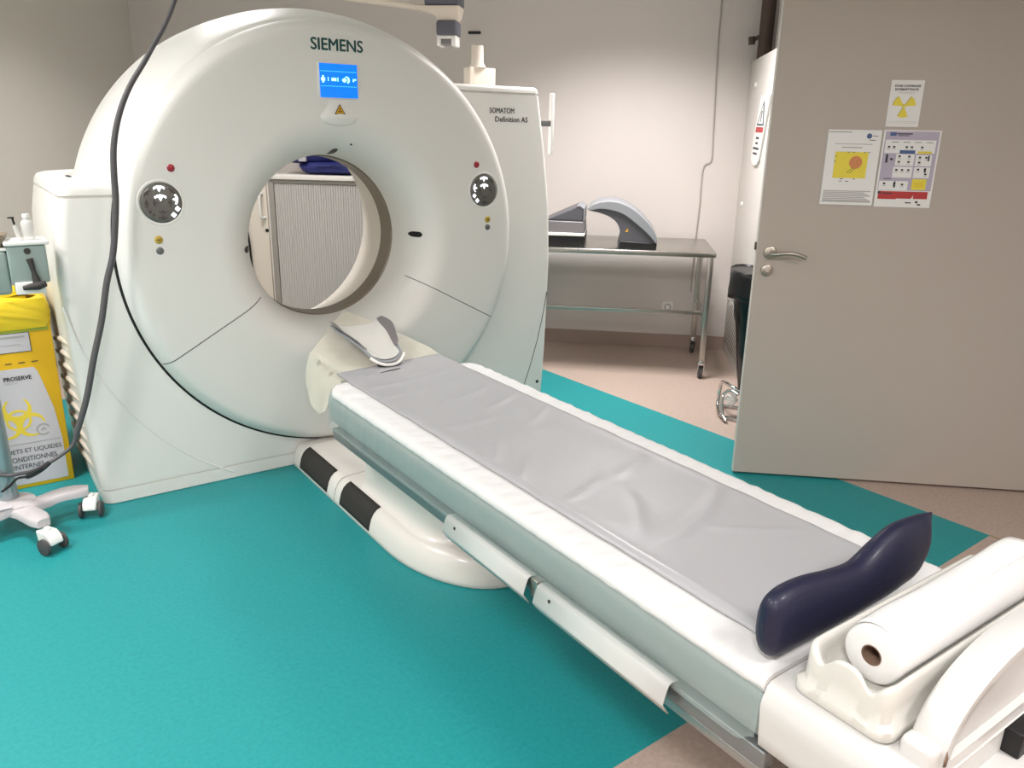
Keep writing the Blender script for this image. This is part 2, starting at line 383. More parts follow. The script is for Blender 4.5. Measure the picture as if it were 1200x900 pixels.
flat(e, 'yellow_strip', 'poster_yellow', [U(.64, .88, .265, .295)], .0042)
flat(e, 'yellow_panel', 'poster_yellow', [U(.62, .87, .625, .765)], .0042)
flat(e, 'yellow_print', 'olive', [U(.66, .83, .665, .735)], .0045)
flat(e, 'red_band', 'poster_red', [U(.05, .93, .79, .895)], .0038)
flat(e, 'red_band_notch', 'poster', [U(.38, .93, .885, .9), [(s0+.64*W, z1-.89*Hh), (s0+.68*W, z1-.89*Hh), (s0+.68*W, z1-.84*Hh)]], .0042)
ic = []
for a, c in ((.12, .215), (.21, .215), (.43, .215), (.52, .215), (.70, .215), (.33, .335), (.50, .335), (.33, .405), (.50, .405), (.31, .51), (.41, .51), (.52, .51), (.69, .345), (.80, .345), (.69, .41), (.69, .5), (.81, .5), (.83, .56), (.13, .69), (.31, .69), (.45, .7)):
    ic.append(U(a-.02, a+.022, c-.012, c+.012)); ic.append(U(a-.03, a+.03, c+.026, c+.03))
ic += [U(.09, .13, .31, .42), U(.83, .86, .32, .39), U(.3, .33, .66, .74), U(.8, .83, .48, .54), U(.04, .1, .795, .82), U(.13, .3, .81, .825), U(.55, .66, .93, .945), U(.73, .78, .915, .94), U(.77, .83, .95, .97), U(.17, .22, .36, .385), U(.11, .24, .62, .63)]
ic += [U(.16+.2*i, .28+.2*i, .15, .157) for i in range(4)]
flat(e, 'pictograms', 'poster_dark', ic, .0043)

# ------------------------------------------------------------------ CT scanner
ZC = 1.08
g = thing('ct_scanner', 'large white ring-shaped scanner with a round tunnel and blue screen', 'scanner', (0, 0, 0))
YF = -.0825
prof = []
for k in range(25):
    th = pi/2*(1-(k/24)); prof.append((.57-.178*sin(th), .215-.2975*cos(th)**.7))
prof += [(.66, YF), (.78, YF), (.85, YF), (.905, YF), (.922, YF+.003), (.935, YF+.011), (.948, YF+.026), (.958, YF+.044), (.965, YF+.06), (.968, -.010), (.960, -.006)]
B().lathe(prof, (0, 0, ZC), 'y', 160).build('front_cover', 'gantry_face', g, ang=60)
ring = [(.955, -.006), (.972, 0), (.985, .03), (1.000, .08), (1.018, .15), (1.032, .23), (1.040, .33), (1.043, .5), (1.040, .66), (1.02, .80), (.98, .88), (.93, .90), (.545, .90)]
B().lathe(ring, (0, 0, ZC), 'y', 160).build('ring_housing', 'gantry', g, ang=60)
B().lathe([(.392, .2145), (.385, .222), (.385, .335), (.392, .338)], (0, 0, ZC), 'y', 128).build('tunnel_window_band', 'band', g)
B().lathe([(.392, .336), (.395, .345), (.412, .42), (.45, .58), (.50, .76), (.53, .86), (.545, .90)], (0, 0, ZC), 'y', 128).build('tunnel_liner', 'liner', g)
def plan(xl, xr, y0, y1, rf, rb, i):
    sgn = 1 if xr > xl else -1                       # xl = outer side, xr = inner side
    xl += sgn*i; y0 += i; y1 -= i
    a = [(xl+sgn*rf*(1-sin(R(t))), y0+rf*(1-cos(R(t)))) for t in range(0, 91, 15)]
    b = [(xl+sgn*rb*(1-cos(R(t))), y1-rb*(1-sin(R(t)))) for t in range(0, 91, 10)]
    return [(xr, y0)]+a+b+[(xr, y1)]
def wing(name, xo, levels, inner, y1, rf, rb):
    b = B()
    rings = [[(x, y, z) for x, y in plan(lerp(xo, z), inner(z), 0, y1, rf, rb, i)] for z, i in levels]
    return b.loft(rings).build(name, 'gantry', g, ang=40)
lw = [(0, -1.138), (.2, -1.150), (.41, -1.162), (.7, -1.176), (1.0, -1.180), (1.2, -1.168), (1.38, -1.132)]
lv = [(0, .004), (.004, 0), (.060, 0), (.0615, .007), (.0665, .007), (.068, 0)]+[(.068+.043*k, 0) for k in range(1, 10)]+[(.499, 0), (.5005, 0)]+[(.5+.058*k, 0) for k in range(1, 14)]
lv += [(1.312, 0), (1.314, .010), (1.321, .010), (1.323, 0), (1.345, 0), (1.358, .004), (1.366, .011), (1.371, .024)]
wing('side_housing', lw, lv, lambda z: 0.02 if z < .5 else -.60, 1.18, .045, .30)
rw = [(0, 1.242), (.4, 1.265), (.9, 1.277), (1.2, 1.264), (1.5, 1.222), (1.82, 1.165)]
rv = [(0, .004), (.004, 0), (.060, 0), (.0615, .007), (.0665, .007), (.068, 0)]+[(.068+.043*k, 0) for k in range(1, 10)]+[(.499, 0), (.5005, 0)]+[(.5+.06*k, 0) for k in range(1, 21)]
rv += [(1.776, 0), (1.778, .010), (1.784, .010), (1.786, 0), (1.800, 0), (1.810, .004), (1.816, .012)]
wing('side_housing', rw, rv, lambda z: 0.02 if z < .5 else .60, .95, .03, .25)
# gap between the round cover and the housing
gr = lambda a0, a1: B().tube([(.972*cos(R(a)), -.001, ZC+.972*sin(R(a))) for a in [a0+(a1-a0)*k/90 for k in range(91)]], .0062, 8)
gr(166, 318).build('cover_gap', 'gasket', g)
B().tube([(.970*cos(R(a)), -.002, ZC+.970*sin(R(a))) for a in [-42+(84)*k/60 for k in range(61)]], .0035, 8).build('cover_gap', 'seam', g)
# crease arc on the lower left of the housing
B().tube([(1.197*cos(R(a)), .0015, ZC+1.197*sin(R(a))) for a in [189+(52-0)*k/40 for k in range(41)]], .005, 8).build('housing_crease', 'gantry', g)
def radial_seam(a, rm):
    pts = [Vector((r*cos(R(a)), y-.0006, ZC+r*sin(R(a)))) for r, y in prof[:34] if r > rm]
    w = Vector((-sin(R(a)), 0, cos(R(a))))*.0022
    return B().grid([[p-w for p in pts], [p+w for p in pts]]).build('panel_seam', 'seam', g)
radial_seam(209.3, .452); radial_seam(-28.2, .412)
ps = [(1.258, .72), (1.235, .60), (1.20, .45), (1.16, .32), (1.11, .18), (1.07, .07)]
B().tube([(x, .001, z) for x, z in ps], .003, 6).build('panel_seam', 'seam', g)
B().lathe([(0, -.004), (.008, -.004), (.010, 0)], (1.205, 0, .19), 'y', 16).build('cover_screw', 'black', g)
for k in range(10):
    z = .70-k*.063; x = lerp(lw, z)+.003
    pts = spline([(x+.004, .10, z+.01), (x, .25, z-.004), (x, .45, z-.035), (x, .60, z-.07), (x+.003, .74, z-.095)], 6)
    B().tube(pts, [.004+.009*sin(pi*(.08+.84*i/(len(pts)-1)))**.6 for i in range(len(pts))], 12).build('vent_louver', 'cab_beige', g)
B().box(-1.05, -1.035, .42, .5, 1.370, 1.376, .002).build('lid_slot', 'dark', g)
# lettering
text('wordmark', 'SIEMENS', 'petrol', g, (-.116, YF, 1.915), .239, .048, bold=.045)
text('model_lettering', 'SOMATOM', 'letter_dark', g, (.853, 0, 1.683), .152, .026, bold=.03)
text('model_lettering', 'Definition AS', 'letter_dark', g, (.888, 0, 1.641), .205, .026, bold=.03)
# display
B().box(-.094, .096, YF-.005, YF+.002, 1.718, 1.866, .003).build('display_bezel', 'gantry', g)
scr = B().box(-.086, .090, YF-.007, YF-.004, 1.722, 1.862).build('display_screen', 'screen', g, smooth=False)
b = B()
for z in (1.829, 1.768): b.box(-.083, .085, YF-.0078, YF-.0068, z, z+.003)
b.build('screen_line', 'screen_line', scr, smooth=False)
b = B(); y = YF-.0076
b.prism(rc(-.080, -.062, 1.791, 1.803), y, y+.0008).prism(rc(-.075, -.067, 1.783, 1.812), y, y+.0008).prism(rc(-.049, -.046, 1.790, 1.806), y, y+.0008)
b.prism(rc(-.032, -.010, 1.791, 1.804), y, y+.0008).prism(rc(-.004, -.001, 1.789, 1.806), y, y+.0008)
b.prism(arc(.038, 1.797, .015, -70, 110, 10)+arc(.034, 1.797, .011, 100, -60, 8), y, y+.0008)
b.prism(arc(.028, 1.796, .009, 0, 345, 12), y, y+.0008).prism(rc(.016, .04, 1.795, 1.798), y, y+.0008).prism(rc(.068, .073, 1.791, 1.803), y, y+.0008).prism(rc(.076, .083, 1.797, 1.803), y, y+.0008)
b.build('screen_symbols', 'screen_sign', scr, smooth=False)
# warning tab under the display
poly = [(-.105, 1.652), (-.06, 1.648), (0, 1.645), (.06, 1.648), (.098, 1.652)]
b = B(); rows = []
for t in range(7):
    u = t/6; z = 1.715-.072*u; d = YF-.002-.016*u*u; w = .058+.043*u*u
    rows.append([(-w-.0, YF+.004, z), (-w*.8, d*.45+YF*.55, z), (-w*.4, d, z), (0, d-.002, z), (w*.4, d, z), (w*.8, d*.45+YF*.55, z), (w, YF+.004, z)])
rows.append([(p[0]*.9, YF+.01 if i in (0, 6) else YF-.008, p[2]-.022-.018*(1-(p[0]/.1)**2)) for i, p in enumerate(rows[-1])])
rows.append([(p[0]*.9, YF+.03, p[2]-.012) for p in rows[-1]])
tab = b.grid(rows).build('warning_tab', 'gantry', g, sub=1)
y = YF-.0125; b = B().prism([(-.028, 1.653), (.024, 1.653), (-.002, 1.696)], y-.002, y); b.build('warning_triangle', 'black', tab, smooth=False)
B().prism([(-.0225, 1.656), (.0185, 1.656), (-.002, 1.690)], y-.0026, y-.0018).build('warning_field', 'warn_yellow', tab, smooth=False)
b = B()
for a in (90, 210, 330): b.prism(arc(-.002, 1.667, .009, a-26, a+26, 5)+[(-.002, 1.667)], y-.0032, y-.0024)
b.build('warning_symbol', 'black', tab, smooth=False)
# round control panels
def glyph_arrow(b, cx, cz, s, rot, y):
    c_, s_ = cos(R(rot)), sin(R(rot))
    tr = lambda P: [(cx+(x*c_-z*s_)*s, cz+(x*s_+z*c_)*s) for x, z in P]
    b.prism(tr([(-.30, .02), (-.16, .10), (0, .13), (.16, .10), (.30, .02), (.32, .14), (.16, .22), (0, .25), (-.16, .22), (-.32, .14)]), y-.001, y)
    b.prism(tr([(-.11, .12), (.11, .12), (.07, 0), (0, -.12), (-.07, 0)]), y-.001, y)
def control(cx, cz, sx):
    r = .083
    B().lathe([(r+.012, .0015), (r+.006, -.002), (r, -.001), (r-.001, .003)], (cx, YF, cz), 'y', 56).build('panel_rim', 'gantry', g)
    p = B().lathe([(0, -.0062), (r*.4, -.006), (r*.8, -.0045), (r*.96, -.002), (r, .002)], (cx, YF, cz), 'y', 56).build('control_panel', 'panel_dark', g, ang=60)
    y = YF-.0068; b = B()
    glyph_arrow(b, cx-.004, cz+.051, .068, 0, y+.001); glyph_arrow(b, cx-.002, cz+.015, .072, 0, y)
    glyph_arrow(b, cx+sx*.050, cz+.012, .062, 90*-sx, y+.0015)
    for u, v in ((.060, -.026), (.043, -.050)):
        b.prism([(cx+sx*u+q*cos(R(45*sx))-w*sin(R(45*sx)), cz+v+q*sin(R(45*sx))+w*cos(R(45*sx))) for q, w in ((-.0078, -.008), (.0078, -.008), (.0078, .008), (-.0078, .008))], y-.0002, y+.0012)
    b.build('lit_icon', 'icon_on', p, smooth=False)
    b = B()
    for u, v, rot in ((-.02, 0, 90), (.028, 0, -90), (.002, -.03, 180), (.0, -.055, 180), (-.05, -.002, 90), (-.048, .035, 45), (.04, .042, -45)):
        glyph_arrow(b, cx+u, cz+v, .05, rot, y+.0015)
    for u, v in ((-.045, -.035), (-.033, -.047)): b.prism(rc(cx+u-.005, cx+u+.005, cz+v-.005, cz+v+.005), y+.0005, y+.0015)
    b.build('unlit_icon', 'icon_off', p, smooth=False)
def button(name, m, x, z, r, hgt=.006, y=YF):
    return B().lathe([(0, -hgt), (r*.6, -hgt*.95), (r*.92, -hgt*.6), (r, .001)], (x, y, z), 'y', 28).build(name, m, g, ang=60)
control(-.786, 1.294, 1); control(.768, 1.306, -1)
button('emergency_button', 'red', -.735, 1.429, .0155); button('emergency_button', 'red', .723, 1.432, .0165)
for x, z1, z2 in ((-.811, 1.146, 1.101), (.792, 1.158, 1.119)):
    q = button('lock_button', 'yellow_btn', x, z1, .0165); B().prism([(x-.007, z1-.002), (x-.004, z1+.005), (x, z1), (x+.007, z1+.004), (x+.003, z1-.005), (x, z1-.002)], YF-.008, YF-.006).build('button_mark', 'icon_off', q, smooth=False)
    button('grey_button', 'grey_btn', x, z2, .0155)
def flare(r):
    th = math.asin(max(0, min(1, (.57-r)/.178))); return .215-.2975*max(0, cos(th))**.7
def window(a, r0, r1, w, m, name):
    rows = []
    for k in range(7):
        r = r0+(r1-r0)*k/6; dw = w*sqrt(max(.02, 1-((k-3)/3.05)**4))
        rows.append([(r*cos(R(a))-sin(R(a))*dw*q, flare(r)-.003, ZC+r*sin(R(a))+cos(R(a))*dw*q) for q in (-1, -.5, 0, .5, 1)])
    return B().grid(rows).build(name, m, g)
window(1.5, .405, .443, .014, 'black', 'laser_window'); window(88, .396, .425, .016, 'black', 'laser_window'); window(181, .405, .45, .014, 'black', 'laser_window')
button('laser_dot', 'dark', .075, ZC+.445, .006, .003, flare(.451))
# side handle behind the right housing
hd = B().box(1.352, 1.372, .13, .16, 1.475, 1.80, .006).build('side_handle', 'white', g)
B().box(1.20, 1.354, .137, .153, 1.625, 1.655, .003).build('handle_bracket', 'seam', hd)
B().box(1.17, 1.205, .12, .17, 1.70, 1.78, .004).build('handle_hinge', 'black', hd)

# small box with a post on the right housing
e = thing('junction_box', 'small cream box with a stubby post on top of the right scanner housing', 'box', (1.1, .5, 1.816))
B().box(1.028, 1.20, .47, .54, 1.8165, 1.935, .004).build('box_body', 'cream', e)
B().tube([(1.095, .5, 1.935), (1.095, .5, 1.96), (1.095, .5, 2.05)], [.05, .036, .034], 20).build('post', 'cream', e)

# ------------------------------------------------------------------ patient table
p = thing('patient_table', 'long white patient table on a low rounded pedestal', 'table', (0, -1.6, 0))
def ped_outline(i, z):
    w = .29-i; q = []
    for t in range(0, 181, 6):
        a = R(180+t); q.append((w*cos(a), -1.02+(.49-i)*sin(a)))
    return [(x, y, z) for x, y in [(-w, -.012)]+q+[(w, -.012)]]
B().loft([ped_outline(i, z) for i, z in ((.006, 0), (0, .004), (0, .020), (.003, .040), (.012, .072), (.024, .094), (.040, .109), (.065, .117), (.15, .121))]).build('pedestal', 'ped_white', p, ang=60)
b = B(); b.grid([[(-x, -.512+.0016*w, z) for x, z in ((.2908, .015), (.2878, .040), (.2788, .0725), (.2668, .0950), (.2505, .1098), (.2252, .1178), (.12, .1218))] for w in (-1, 1)]).build('pedestal_seam', 'seam', p)
def tread(y0, y1):
    prf = [(.2895, .022), (.2872, .040), (.2785, .072), (.2665, .0945), (.2500, .1095), (.232, .116)]
    rows = []
    for k in range(9):
        y = y0+(y1-y0)*k/8; rows.append([(-(x+.0015), y+.05*(.29-x)/.06*(1 if k > 4 else .0)*0, z+.0015) for x, z in prf])
    return B().grid(rows).build('tread_pad', 'tread', p, solid=.004)
tread(-.43, -.10); tread(-.87, -.575)
def oval(w, y0, y1, z, n=24):
    r = w; q = []
    q += [(r*cos(R(t)), y0+r*1.25*sin(R(t))) for t in range(180, 361, 10)]
    q += [(r*cos(R(t)), y1+r*.6*sin(R(t))) for t in range(0, 181, 10)]
    return [(x, y, z) for x, y in q]
B().loft([oval(w, -1.10, -.68, z) for w, z in ((.235, .112), (.222, .120), (.210, .135), (.204, .16), (.203, .22), (.203, .37))]).build('column', 'ped_white', p, ang=60)
B().box(-.27, .27, -2.95, -.55, .365, .44, .01).build('carriage', 'dark', p)
def side_prof(sx, k=0): return [(sx*x, z) for x, z in ((.30, .437), (.33, .438), (.338, .45), (.343, .48), (.349, .51), (.352, .535), (.349, .552), (.338, .560), (.30, .56))]
prf = side_prof(-1)+side_prof(1)[::-1]
B().prism(prf, -2.83, -.66, 'y').build('table_frame', 'frame_shaded', p, ang=50)
for sx in (-1, 1):
    B().box(*sorted((sx*.318, sx*.352)), -2.85, -.69, .386, .430, .004).build('side_rail', 'rail', p)
    B().box(*sorted((sx*.312, sx*.334)), -3.10, -2.20, .345, .370, .003).build('lower_bar', 'alu', p)
for y0, y1 in ((-2.092, -1.660), (-2.615, -2.135)):
    pts = [(-.353, .452), (-.372, .4545), (-.382, .450), (-.387, .438), (-.395, .412), (-.3965, .405), (-.393, .399), (-.376, .374)]
    rows = [[(x, y, z) for x, z in pts] for y in (y0, (y0+y1)/2, y1)]
    fl = B().grid(rows).build('side_flap', 'flap_white', p, solid=.003)
    rows = [[(-x, y, z) for x, z in pts] for y in (y0, (y0+y1)/2, y1)]
    B().grid(rows).build('side_flap', 'flap_white', p, solid=.003)
    B().cyl((-.3905, y1-.06, .437), (-.3845, y1-.06, .437), .005, 12).build('flap_screw', 'dark', fl)
for sx in (-1, 1): B().box(*sorted((sx*.35, sx*.377)), -2.128, -2.098, .40, .455, .003).build('flap_bracket', 'satin', p)
# end cover
endp = [(.30, .432), (.345, .434), (.357, .445), (.360, .475), (.3635, .515), (.3665, .54), (.363, .556), (.357, .566), (.352, .580), (.340, .588), (.30, .590)]
prf = [(-x, z) for x, z in endp]+endp[::-1]
b = B(); rings = []
for y, k in ((-2.834, 1), (-3.06, 1), (-3.105, .995), (-3.128, .98), (-3.138, .955)):
    rings.append([(x*k, y, .51+(z-.51)*(1 if k > .99 else k)) for x, z in prf])
b.loft(rings).build('end_cover', 'table_white', p, ang=50)
# cradle reaching into the scanner
B().box(-.20, .20, -.640, -.12, .566, .596, .008).build('cradle', 'table_white', p)
# arched end handle
ah = []
for t in range(0, 181, 6): ah.append((.292*cos(R(t)), .582+.165*sin(R(t))**.85))
arch = [(.292, .558)]+ah+[(-.292, .558)]
def shr(q, kx, kz): return [(x*kx, .575+(z-.575)*kz) for x, z in q]
rings = [[(x, -3.078, z) for x, z in shr(arch, .97, .97)], [(x, -3.086, z) for x, z in arch], [(x, -3.128, z) for x, z in arch], [(x, -3.140, z) for x, z in shr(arch, .975, .965)],
         [(x, -3.141, z) for x, z in shr(arch, .91, .84)], [(x, -3.130, z) for x, z in shr(arch, .87, .76)], [(x, -3.126, z) for x, z in shr(arch, .85, .73)]]
hnd = B().loft(rings).build('end_handle', 'table_white', p, ang=50)
B().box(-.315, -.268, -3.135, -3.075, .56, .625, .012).build('handle_foot', 'table_white', hnd)
B().box(.268, .315, -3.135, -3.075, .56, .625, .012).build('handle_foot', 'table_white', hnd)
B().grid([[(-.288, -3.1415, .592), (-.280, -3.1425, .588)], [(-.284, -3.1415, .622), (-.277, -3.1425, .605)]]).build('worn_patch', 'core', hnd, solid=.001)
B().box(-.28, .28, -3.20, -3.13, .455, .505, .01).build('end_ledge', 'table_white', p)
B().box(-.05, .05, -3.17, -3.13, .505, .56, .004).build('end_gap_dark', 'black', p)  # black block painted in for the dark gap below the arch
# headrest (rests in the table end)
def film_z(u, v):  # u across -1..1, v front 0 .. back 1
    return .603+.135*v**2.1
def film_pt(u, v):
    F = Vector((-.005+.275*u, -.615+.03*u, 0))
    if u < 0: Bk = Vector((.03+.0*u, .04, 0)).lerp(Vector((-.30, -.345, 0)), (-u)**1.15)
    else: Bk = Vector((.03, .04, 0)).lerp(Vector((.29, -.325, 0)), u**.9)
    q = F.lerp(Bk, v); zb = .738-(.738-.655)*min(1, abs(u))**1.2 if u < 0 else .738-(.738-.606)*u**1.05
    q.z = .6015+(zb-.6015)*max(0, (v-.12)/.88)**1.8
    return q
hr = thing('headrest', 'silvery grey curved headrest at the scanner end of the table', 'headrest', (0, -.3, .6))
def cup(u, v, lift=0):
    y = -.515+.385*v; w = .082+.052*ss(0, .75, v); x = -.018+.035*v+w*u
    fz = .626+.066*v**1.7
    wall = .014+.042*sin(pi*min(1, .12+.80*v))
    return Vector((x, y-.045*(1-u*u)*(1-v)**3+.0, fz+wall*abs(u)**2.6+lift))
us = [-1+2*k/20 for k in range(21)]; vs = [k/16 for k in range(17)]
B().grid([[cup(u, v) for u in us] for v in vs]).build('head_cup', 'device_light', hr, solid=.012, sub=1)
B().grid([[cup(u*.80, .03+v*.94, .011) for u in us] for v in vs]).build('head_cushion', 'film_pad', hr, solid=.010, sub=1)
for sx in (-1, 1):
    B().grid([[cup(sx*(.74+.05*ss(.8, 1, v)+.29*k/4*(1-.3*ss(.8, 1, v))), v, .016) for k in range(5)] for v in [.16+.84*k/12 for k in range(13)]]).build('side_pad', 'device_mid', hr, solid=.004, sub=1)
lip = [cup(u, 0, -.004)+Vector((0, -.012, -.006)) for u in us]
B().tube([q+Vector((.0, -.004, .003)) for q in lip], .0065, 10).build('lip', 'white', hr)
B().tube([q+Vector((0, .003, -.0075)) for q in lip[3:-3]], .0055, 8).build('lip_underside', 'black', hr)
# film behind the headrest, draped over the corner
rows = [[film_pt(-1+2*k/28, j/14)+Vector((0, 0, .002*noise.noise(Vector((k*.3, j*.4, 2))))) for k in range(29)] for j in range(15)]
fb = B().grid(rows)
L0 = [film_pt(-1, j/14) for j in range(15)]
dr = []
for m_ in range(9):
    u = m_/8
    dr.append([Vector((q.x-.030*sin(u*pi/2)-.006*sin(j*.8)*u-.05*u*(1-j/14), q.y+.01*u*sin(j*.5), q.z-(.175*u**1.15)*(.35+.65*sin(pi*(.15+.6*j/14))))) for j, q in enumerate(L0)])
fb.grid(dr)
tag(fb.build('plastic_film', 'film', o=(0, -.3, .6)), 'creamy translucent plastic film spread behind the headrest at the scanner opening', 'plastic film')

# ------------------------------------------------------------------ mattress, pad, plastic skirt
random.seed(11)
pl = [(random.uniform(45, 150), random.uniform(0, 6.3), random.uniform(.4, 1)) for _ in range(9)]
def pleat(y, x):
    a = sum(w*sin(f*(y+.10*x*(1 if i % 2 else -1)*2)+ph) for i, (f, ph, w) in enumerate(pl))/5
    return a
def mat_w(y): 
    d = -.645-y
    return .355 if d > .09 else .355-.09+sqrt(max(0, .09**2-(.09-d)**2))
ys = [-.6455-.0*k for k in range(1)]+[-.65-.006*k for k in range(1, 15)]+[-.74-.0115*k for k in range(1, 183)]
ys = [y for y in ys if y > -2.832]+[-2.832]
secs = []
for y in ys:
    w = mat_w(y); q = []
    base = [(-w+.02, .5615), (-w+.002, .563), (-w-.003, .570), (-w-.004, .580), (-w, .590), (-w+.008, .5965), (-w+.025, .599)]
    inn = [(-w+.04+.5*(w-.04)*2*k/24*1.0, .5995) for k in range(0, 25)]
    top = base+[(x, z) for x, z in inn]+[(-x, z) for x, z in base[::-1]]
    for x, z in top:
        amt = .0085*ss(.264, .296, abs(x))*ss(.560, .585, z)*(1-.35*ss(.32, .36, abs(x)))
        env = .45+.55*ss(-1.2, -.7, y) if y < -.0 else 1
        q.append((x+.0015*pleat(y, x)*(1 if x < 0 else -1)*ss(.5, .58, z), y, z+amt*pleat(y, abs(x)*1.4)*1.1*max(env, .62)+.001*noise.noise(Vector((x*9, y*5, 0)))))
    secs.append(q)
tag(B().loft(secs).build('mattress', 'mattress', o=(0, -1.7, .56), ang=70), 'thin white pleated mattress covering the top of the patient table', 'mattress')
rows = []
NY = 150; NX = 48
def fold(x, y):
    z = 0
    for (cx, cy, dx, dy, ln, wd, hh) in FOLDS:
        u = (x-cx)*dx+(y-cy)*dy; v = -(x-cx)*dy+(y-cy)*dx; v -= .7*u*u
        z += hh*math.exp(-(v/wd)**2)*math.exp(-(u/ln)**4)
    return z
FOLDS = [(-.05, -.80, 1, .12, .20, .016, .007), (-.02, -.93, 1, .18, .22, .018, .006), (.06, -1.08, 1, .3, .16, .016, .006), (.13, -1.22, .9, .43, .12, .014, .006),
         (.15, -1.42, .8, .6, .10, .014, .005), (-.12, -1.36, 1, .05, .14, .02, .004), (-.17, -1.62, .6, .8, .10, .012, .006), (-.19, -1.80, .7, .7, .10, .012, .006),
         (.05, -2.30, .92, .38, .20, .014, .007), (.10, -2.44, .8, -.6, .12, .012, .005), (-.08, -2.18, .6, .8, .12, .015, .004), (.12, -1.95, .9, .4, .1, .02, .004), (0, -.66, 1, .05, .2, .03, .003), (-.1,-2.0,.9,.4,.1,.012,.004)]
for j in range(NY+1):
    v = j/NY; r = []
    for i in range(NX+1):
        u = i/NX; x = -.2625+.525*u; y0 = -.545+.055*u; y1 = -2.752+.02*u; y = y0+(y1-y0)*v
        ed = min(1, min(u, 1-u)/.07); edy = min(1, min(v, 1-v)/.02)
        dish = -.006*sin(pi*u)*ss(0, .25, v)
        roll = .0055*math.exp(-((min(u, 1-u)-.035)/.025)**2)*ss(.15, .4, v)
        z = .6075+dish*0+roll+(fold(x, y)+.002*noise.noise(Vector((x*6, y*4, 3)))+.0022*noise.noise(Vector((x*3+y*4, y*3-x*2, 8))))*ed*edy-.004*(1-ed)-.002*(1-edy)+.006*(1-sin(pi*u))*ss(.1, .4, v)*ed-.001
        r.append((x+.004*noise.noise(Vector((u*2, v*22, 1)))*(1-ed), y, max(z, .6045+.003*ss(-.68, -.655, y))))
    rows.append(r)
pd = B().grid(rows).build('mattress_pad', 'pad', o=(0, -1.65, .6), solid=.004, ang=80)
tag(pd, 'long shiny grey vinyl pad lying along the white mattress', 'mat')
B().prism([(-.105, -.642), (-.06, -.632), (-.015, -.624), (.0, -.618), (.0, -.615), (-.02, -.618), (-.065, -.626), (-.105, -.637)], .6105, .6118, 'z').build('pad_tear', 'dark', pd, smooth=False)
# clear skirt hanging along the near side
rows = []
random.seed(5)
wr = [(-.70-.02), -.86, -1.03, -1.14, -1.24, -1.40, -1.70, -1.79, -2.27]
NS = 200
for j in range(NS+1):
    y = -.60-(2.832-.60)*j/NS
    w = sum(.008*math.exp(-((y-c)/.012)**2) for c in wr)+.004*noise.noise(Vector((y*6, 1, 0)))
    lowz = .437+.004*noise.noise(Vector((y*3, 0, 5)))+(.03*(ss(-2.79, -2.832, y)) if y < -2.79 else 0)
    xo = -.364 if y < -.75 else -.364+.06*ss(-.70, -.60, y)
    rows.append([(xo+.012*(1-k/8)**6-.006*(k/8)-w*sin(pi*min(1, k/8))*.9, y, .588+(lowz-.588)*(k/8)) for k in range(9)])
tag(B().grid(rows).build('plastic_skirt', 'skirt', o=(-.36, -1.7, .5)), 'clear plastic sheet hanging down the near side of the patient table', 'plastic sheet')

# ------------------------------------------------------------------ tray, paper roll, bolster
tx0, tx1, ty0, ty1, tz = -.333, .318, -3.066, -2.868, .592
tr = thing('storage_tray', 'cream moulded tray holding the paper roll across the table end', 'tray', (0, -2.965, tz))
def rim_z(x, y):
    v = (y-ty0)/(ty1-ty0)
    wave = .104-.028*(math.exp(-((v-.20)/.12)**2)+math.exp(-((v-.80)/.12)**2))+.002*math.exp(-((v-.5)/.2)**2)
    ex = min(abs(x-tx0), abs(x-tx1))
    k = ss(.05, .0, ex)
    return tz+.105*(1-k)+wave*k if True else 0
def tray_ring(i, zf, r):
    q = rrect(tx0+i, tx1-i, ty0+i, ty1-i, r, 6); out = []
    pts = []
    for a, b_ in zip(q, q[1:]+q[:1]):
        n = max(1, int(max(abs(a[0]-b_[0])/.03, abs(a[1]-b_[1])/.008)))
        for t in range(n): pts.append((a[0]+(b_[0]-a[0])*t/n, a[1]+(b_[1]-a[1])*t/n))
    return pts
base_pts = tray_ring(0, 0, .028)
def off(i):
    cx, cy = (tx0+tx1)/2, (ty0+ty1)/2; hx, hy = (tx1-tx0)/2, (ty1-ty0)/2
    return [(cx+(x-cx)*(hx-i)/hx, cy+(y-cy)*(hy-i)/hy) for x, y in base_pts]
def zz(k, top=0): return [rim_z(x, y) for x, y in base_pts]
rz = zz(0)
rings = []
def ringz(i, f, dz=0): return [(x, y, tz+(r-tz)*f+dz) for (x, y), r in zip(off(i), rz)]
rings = [ringz(.010, 0, .004), ringz(.004, 0, 0), ringz(0, 0, .006), ringz(.001, .24), ringz(.011, .30), ringz(.012, .60), ringz(.0125, .92), ringz(.015, .985), ringz(.019, 1), ringz(.023, .98), ringz(.027, .88), ringz(.031, .75), ringz(.038, 0, .066), ringz(.05, 0, .060), ringz(.09, 0, .058)]
B().loft(rings).build('tray_body', 'tray', tr, ang=60)
ry, rzc, rr_ = -2.982, .708, .0545
ro = thing('paper_roll', 'thick roll of white examination paper lying in the tray', 'paper roll', (0, ry, rzc))
B().lathe([(.019, -.26), (.050, -.26), (rr_, -.256), (rr_, .276), (.050, .28), (.019, .28)], (0, 0, 0), 'z', 56).v
b = B()
rn = []
for x, r in ((-.272, .0195), (-.272, .050), (-.268, rr_), (.29, rr_), (.294, .050), (.294, .0195)):
    rn.append([(x+.0, ry+r*cos(R(t))*1.0, rzc+r*sin(R(t))) for t in range(0, 360, 6)])
b.loft(rn, cap=False).build('paper', 'paper', ro, ang=50)
b = B().loft([[(x, ry+r*cos(R(t)), rzc+r*sin(R(t))) for t in range(0, 360, 10)] for x, r in ((-.2725, .0195), (-.2725, .0175), (.2945, .0175), (.2945, .0195))], cap=False).build('cardboard_core', 'core', ro)
rows = []
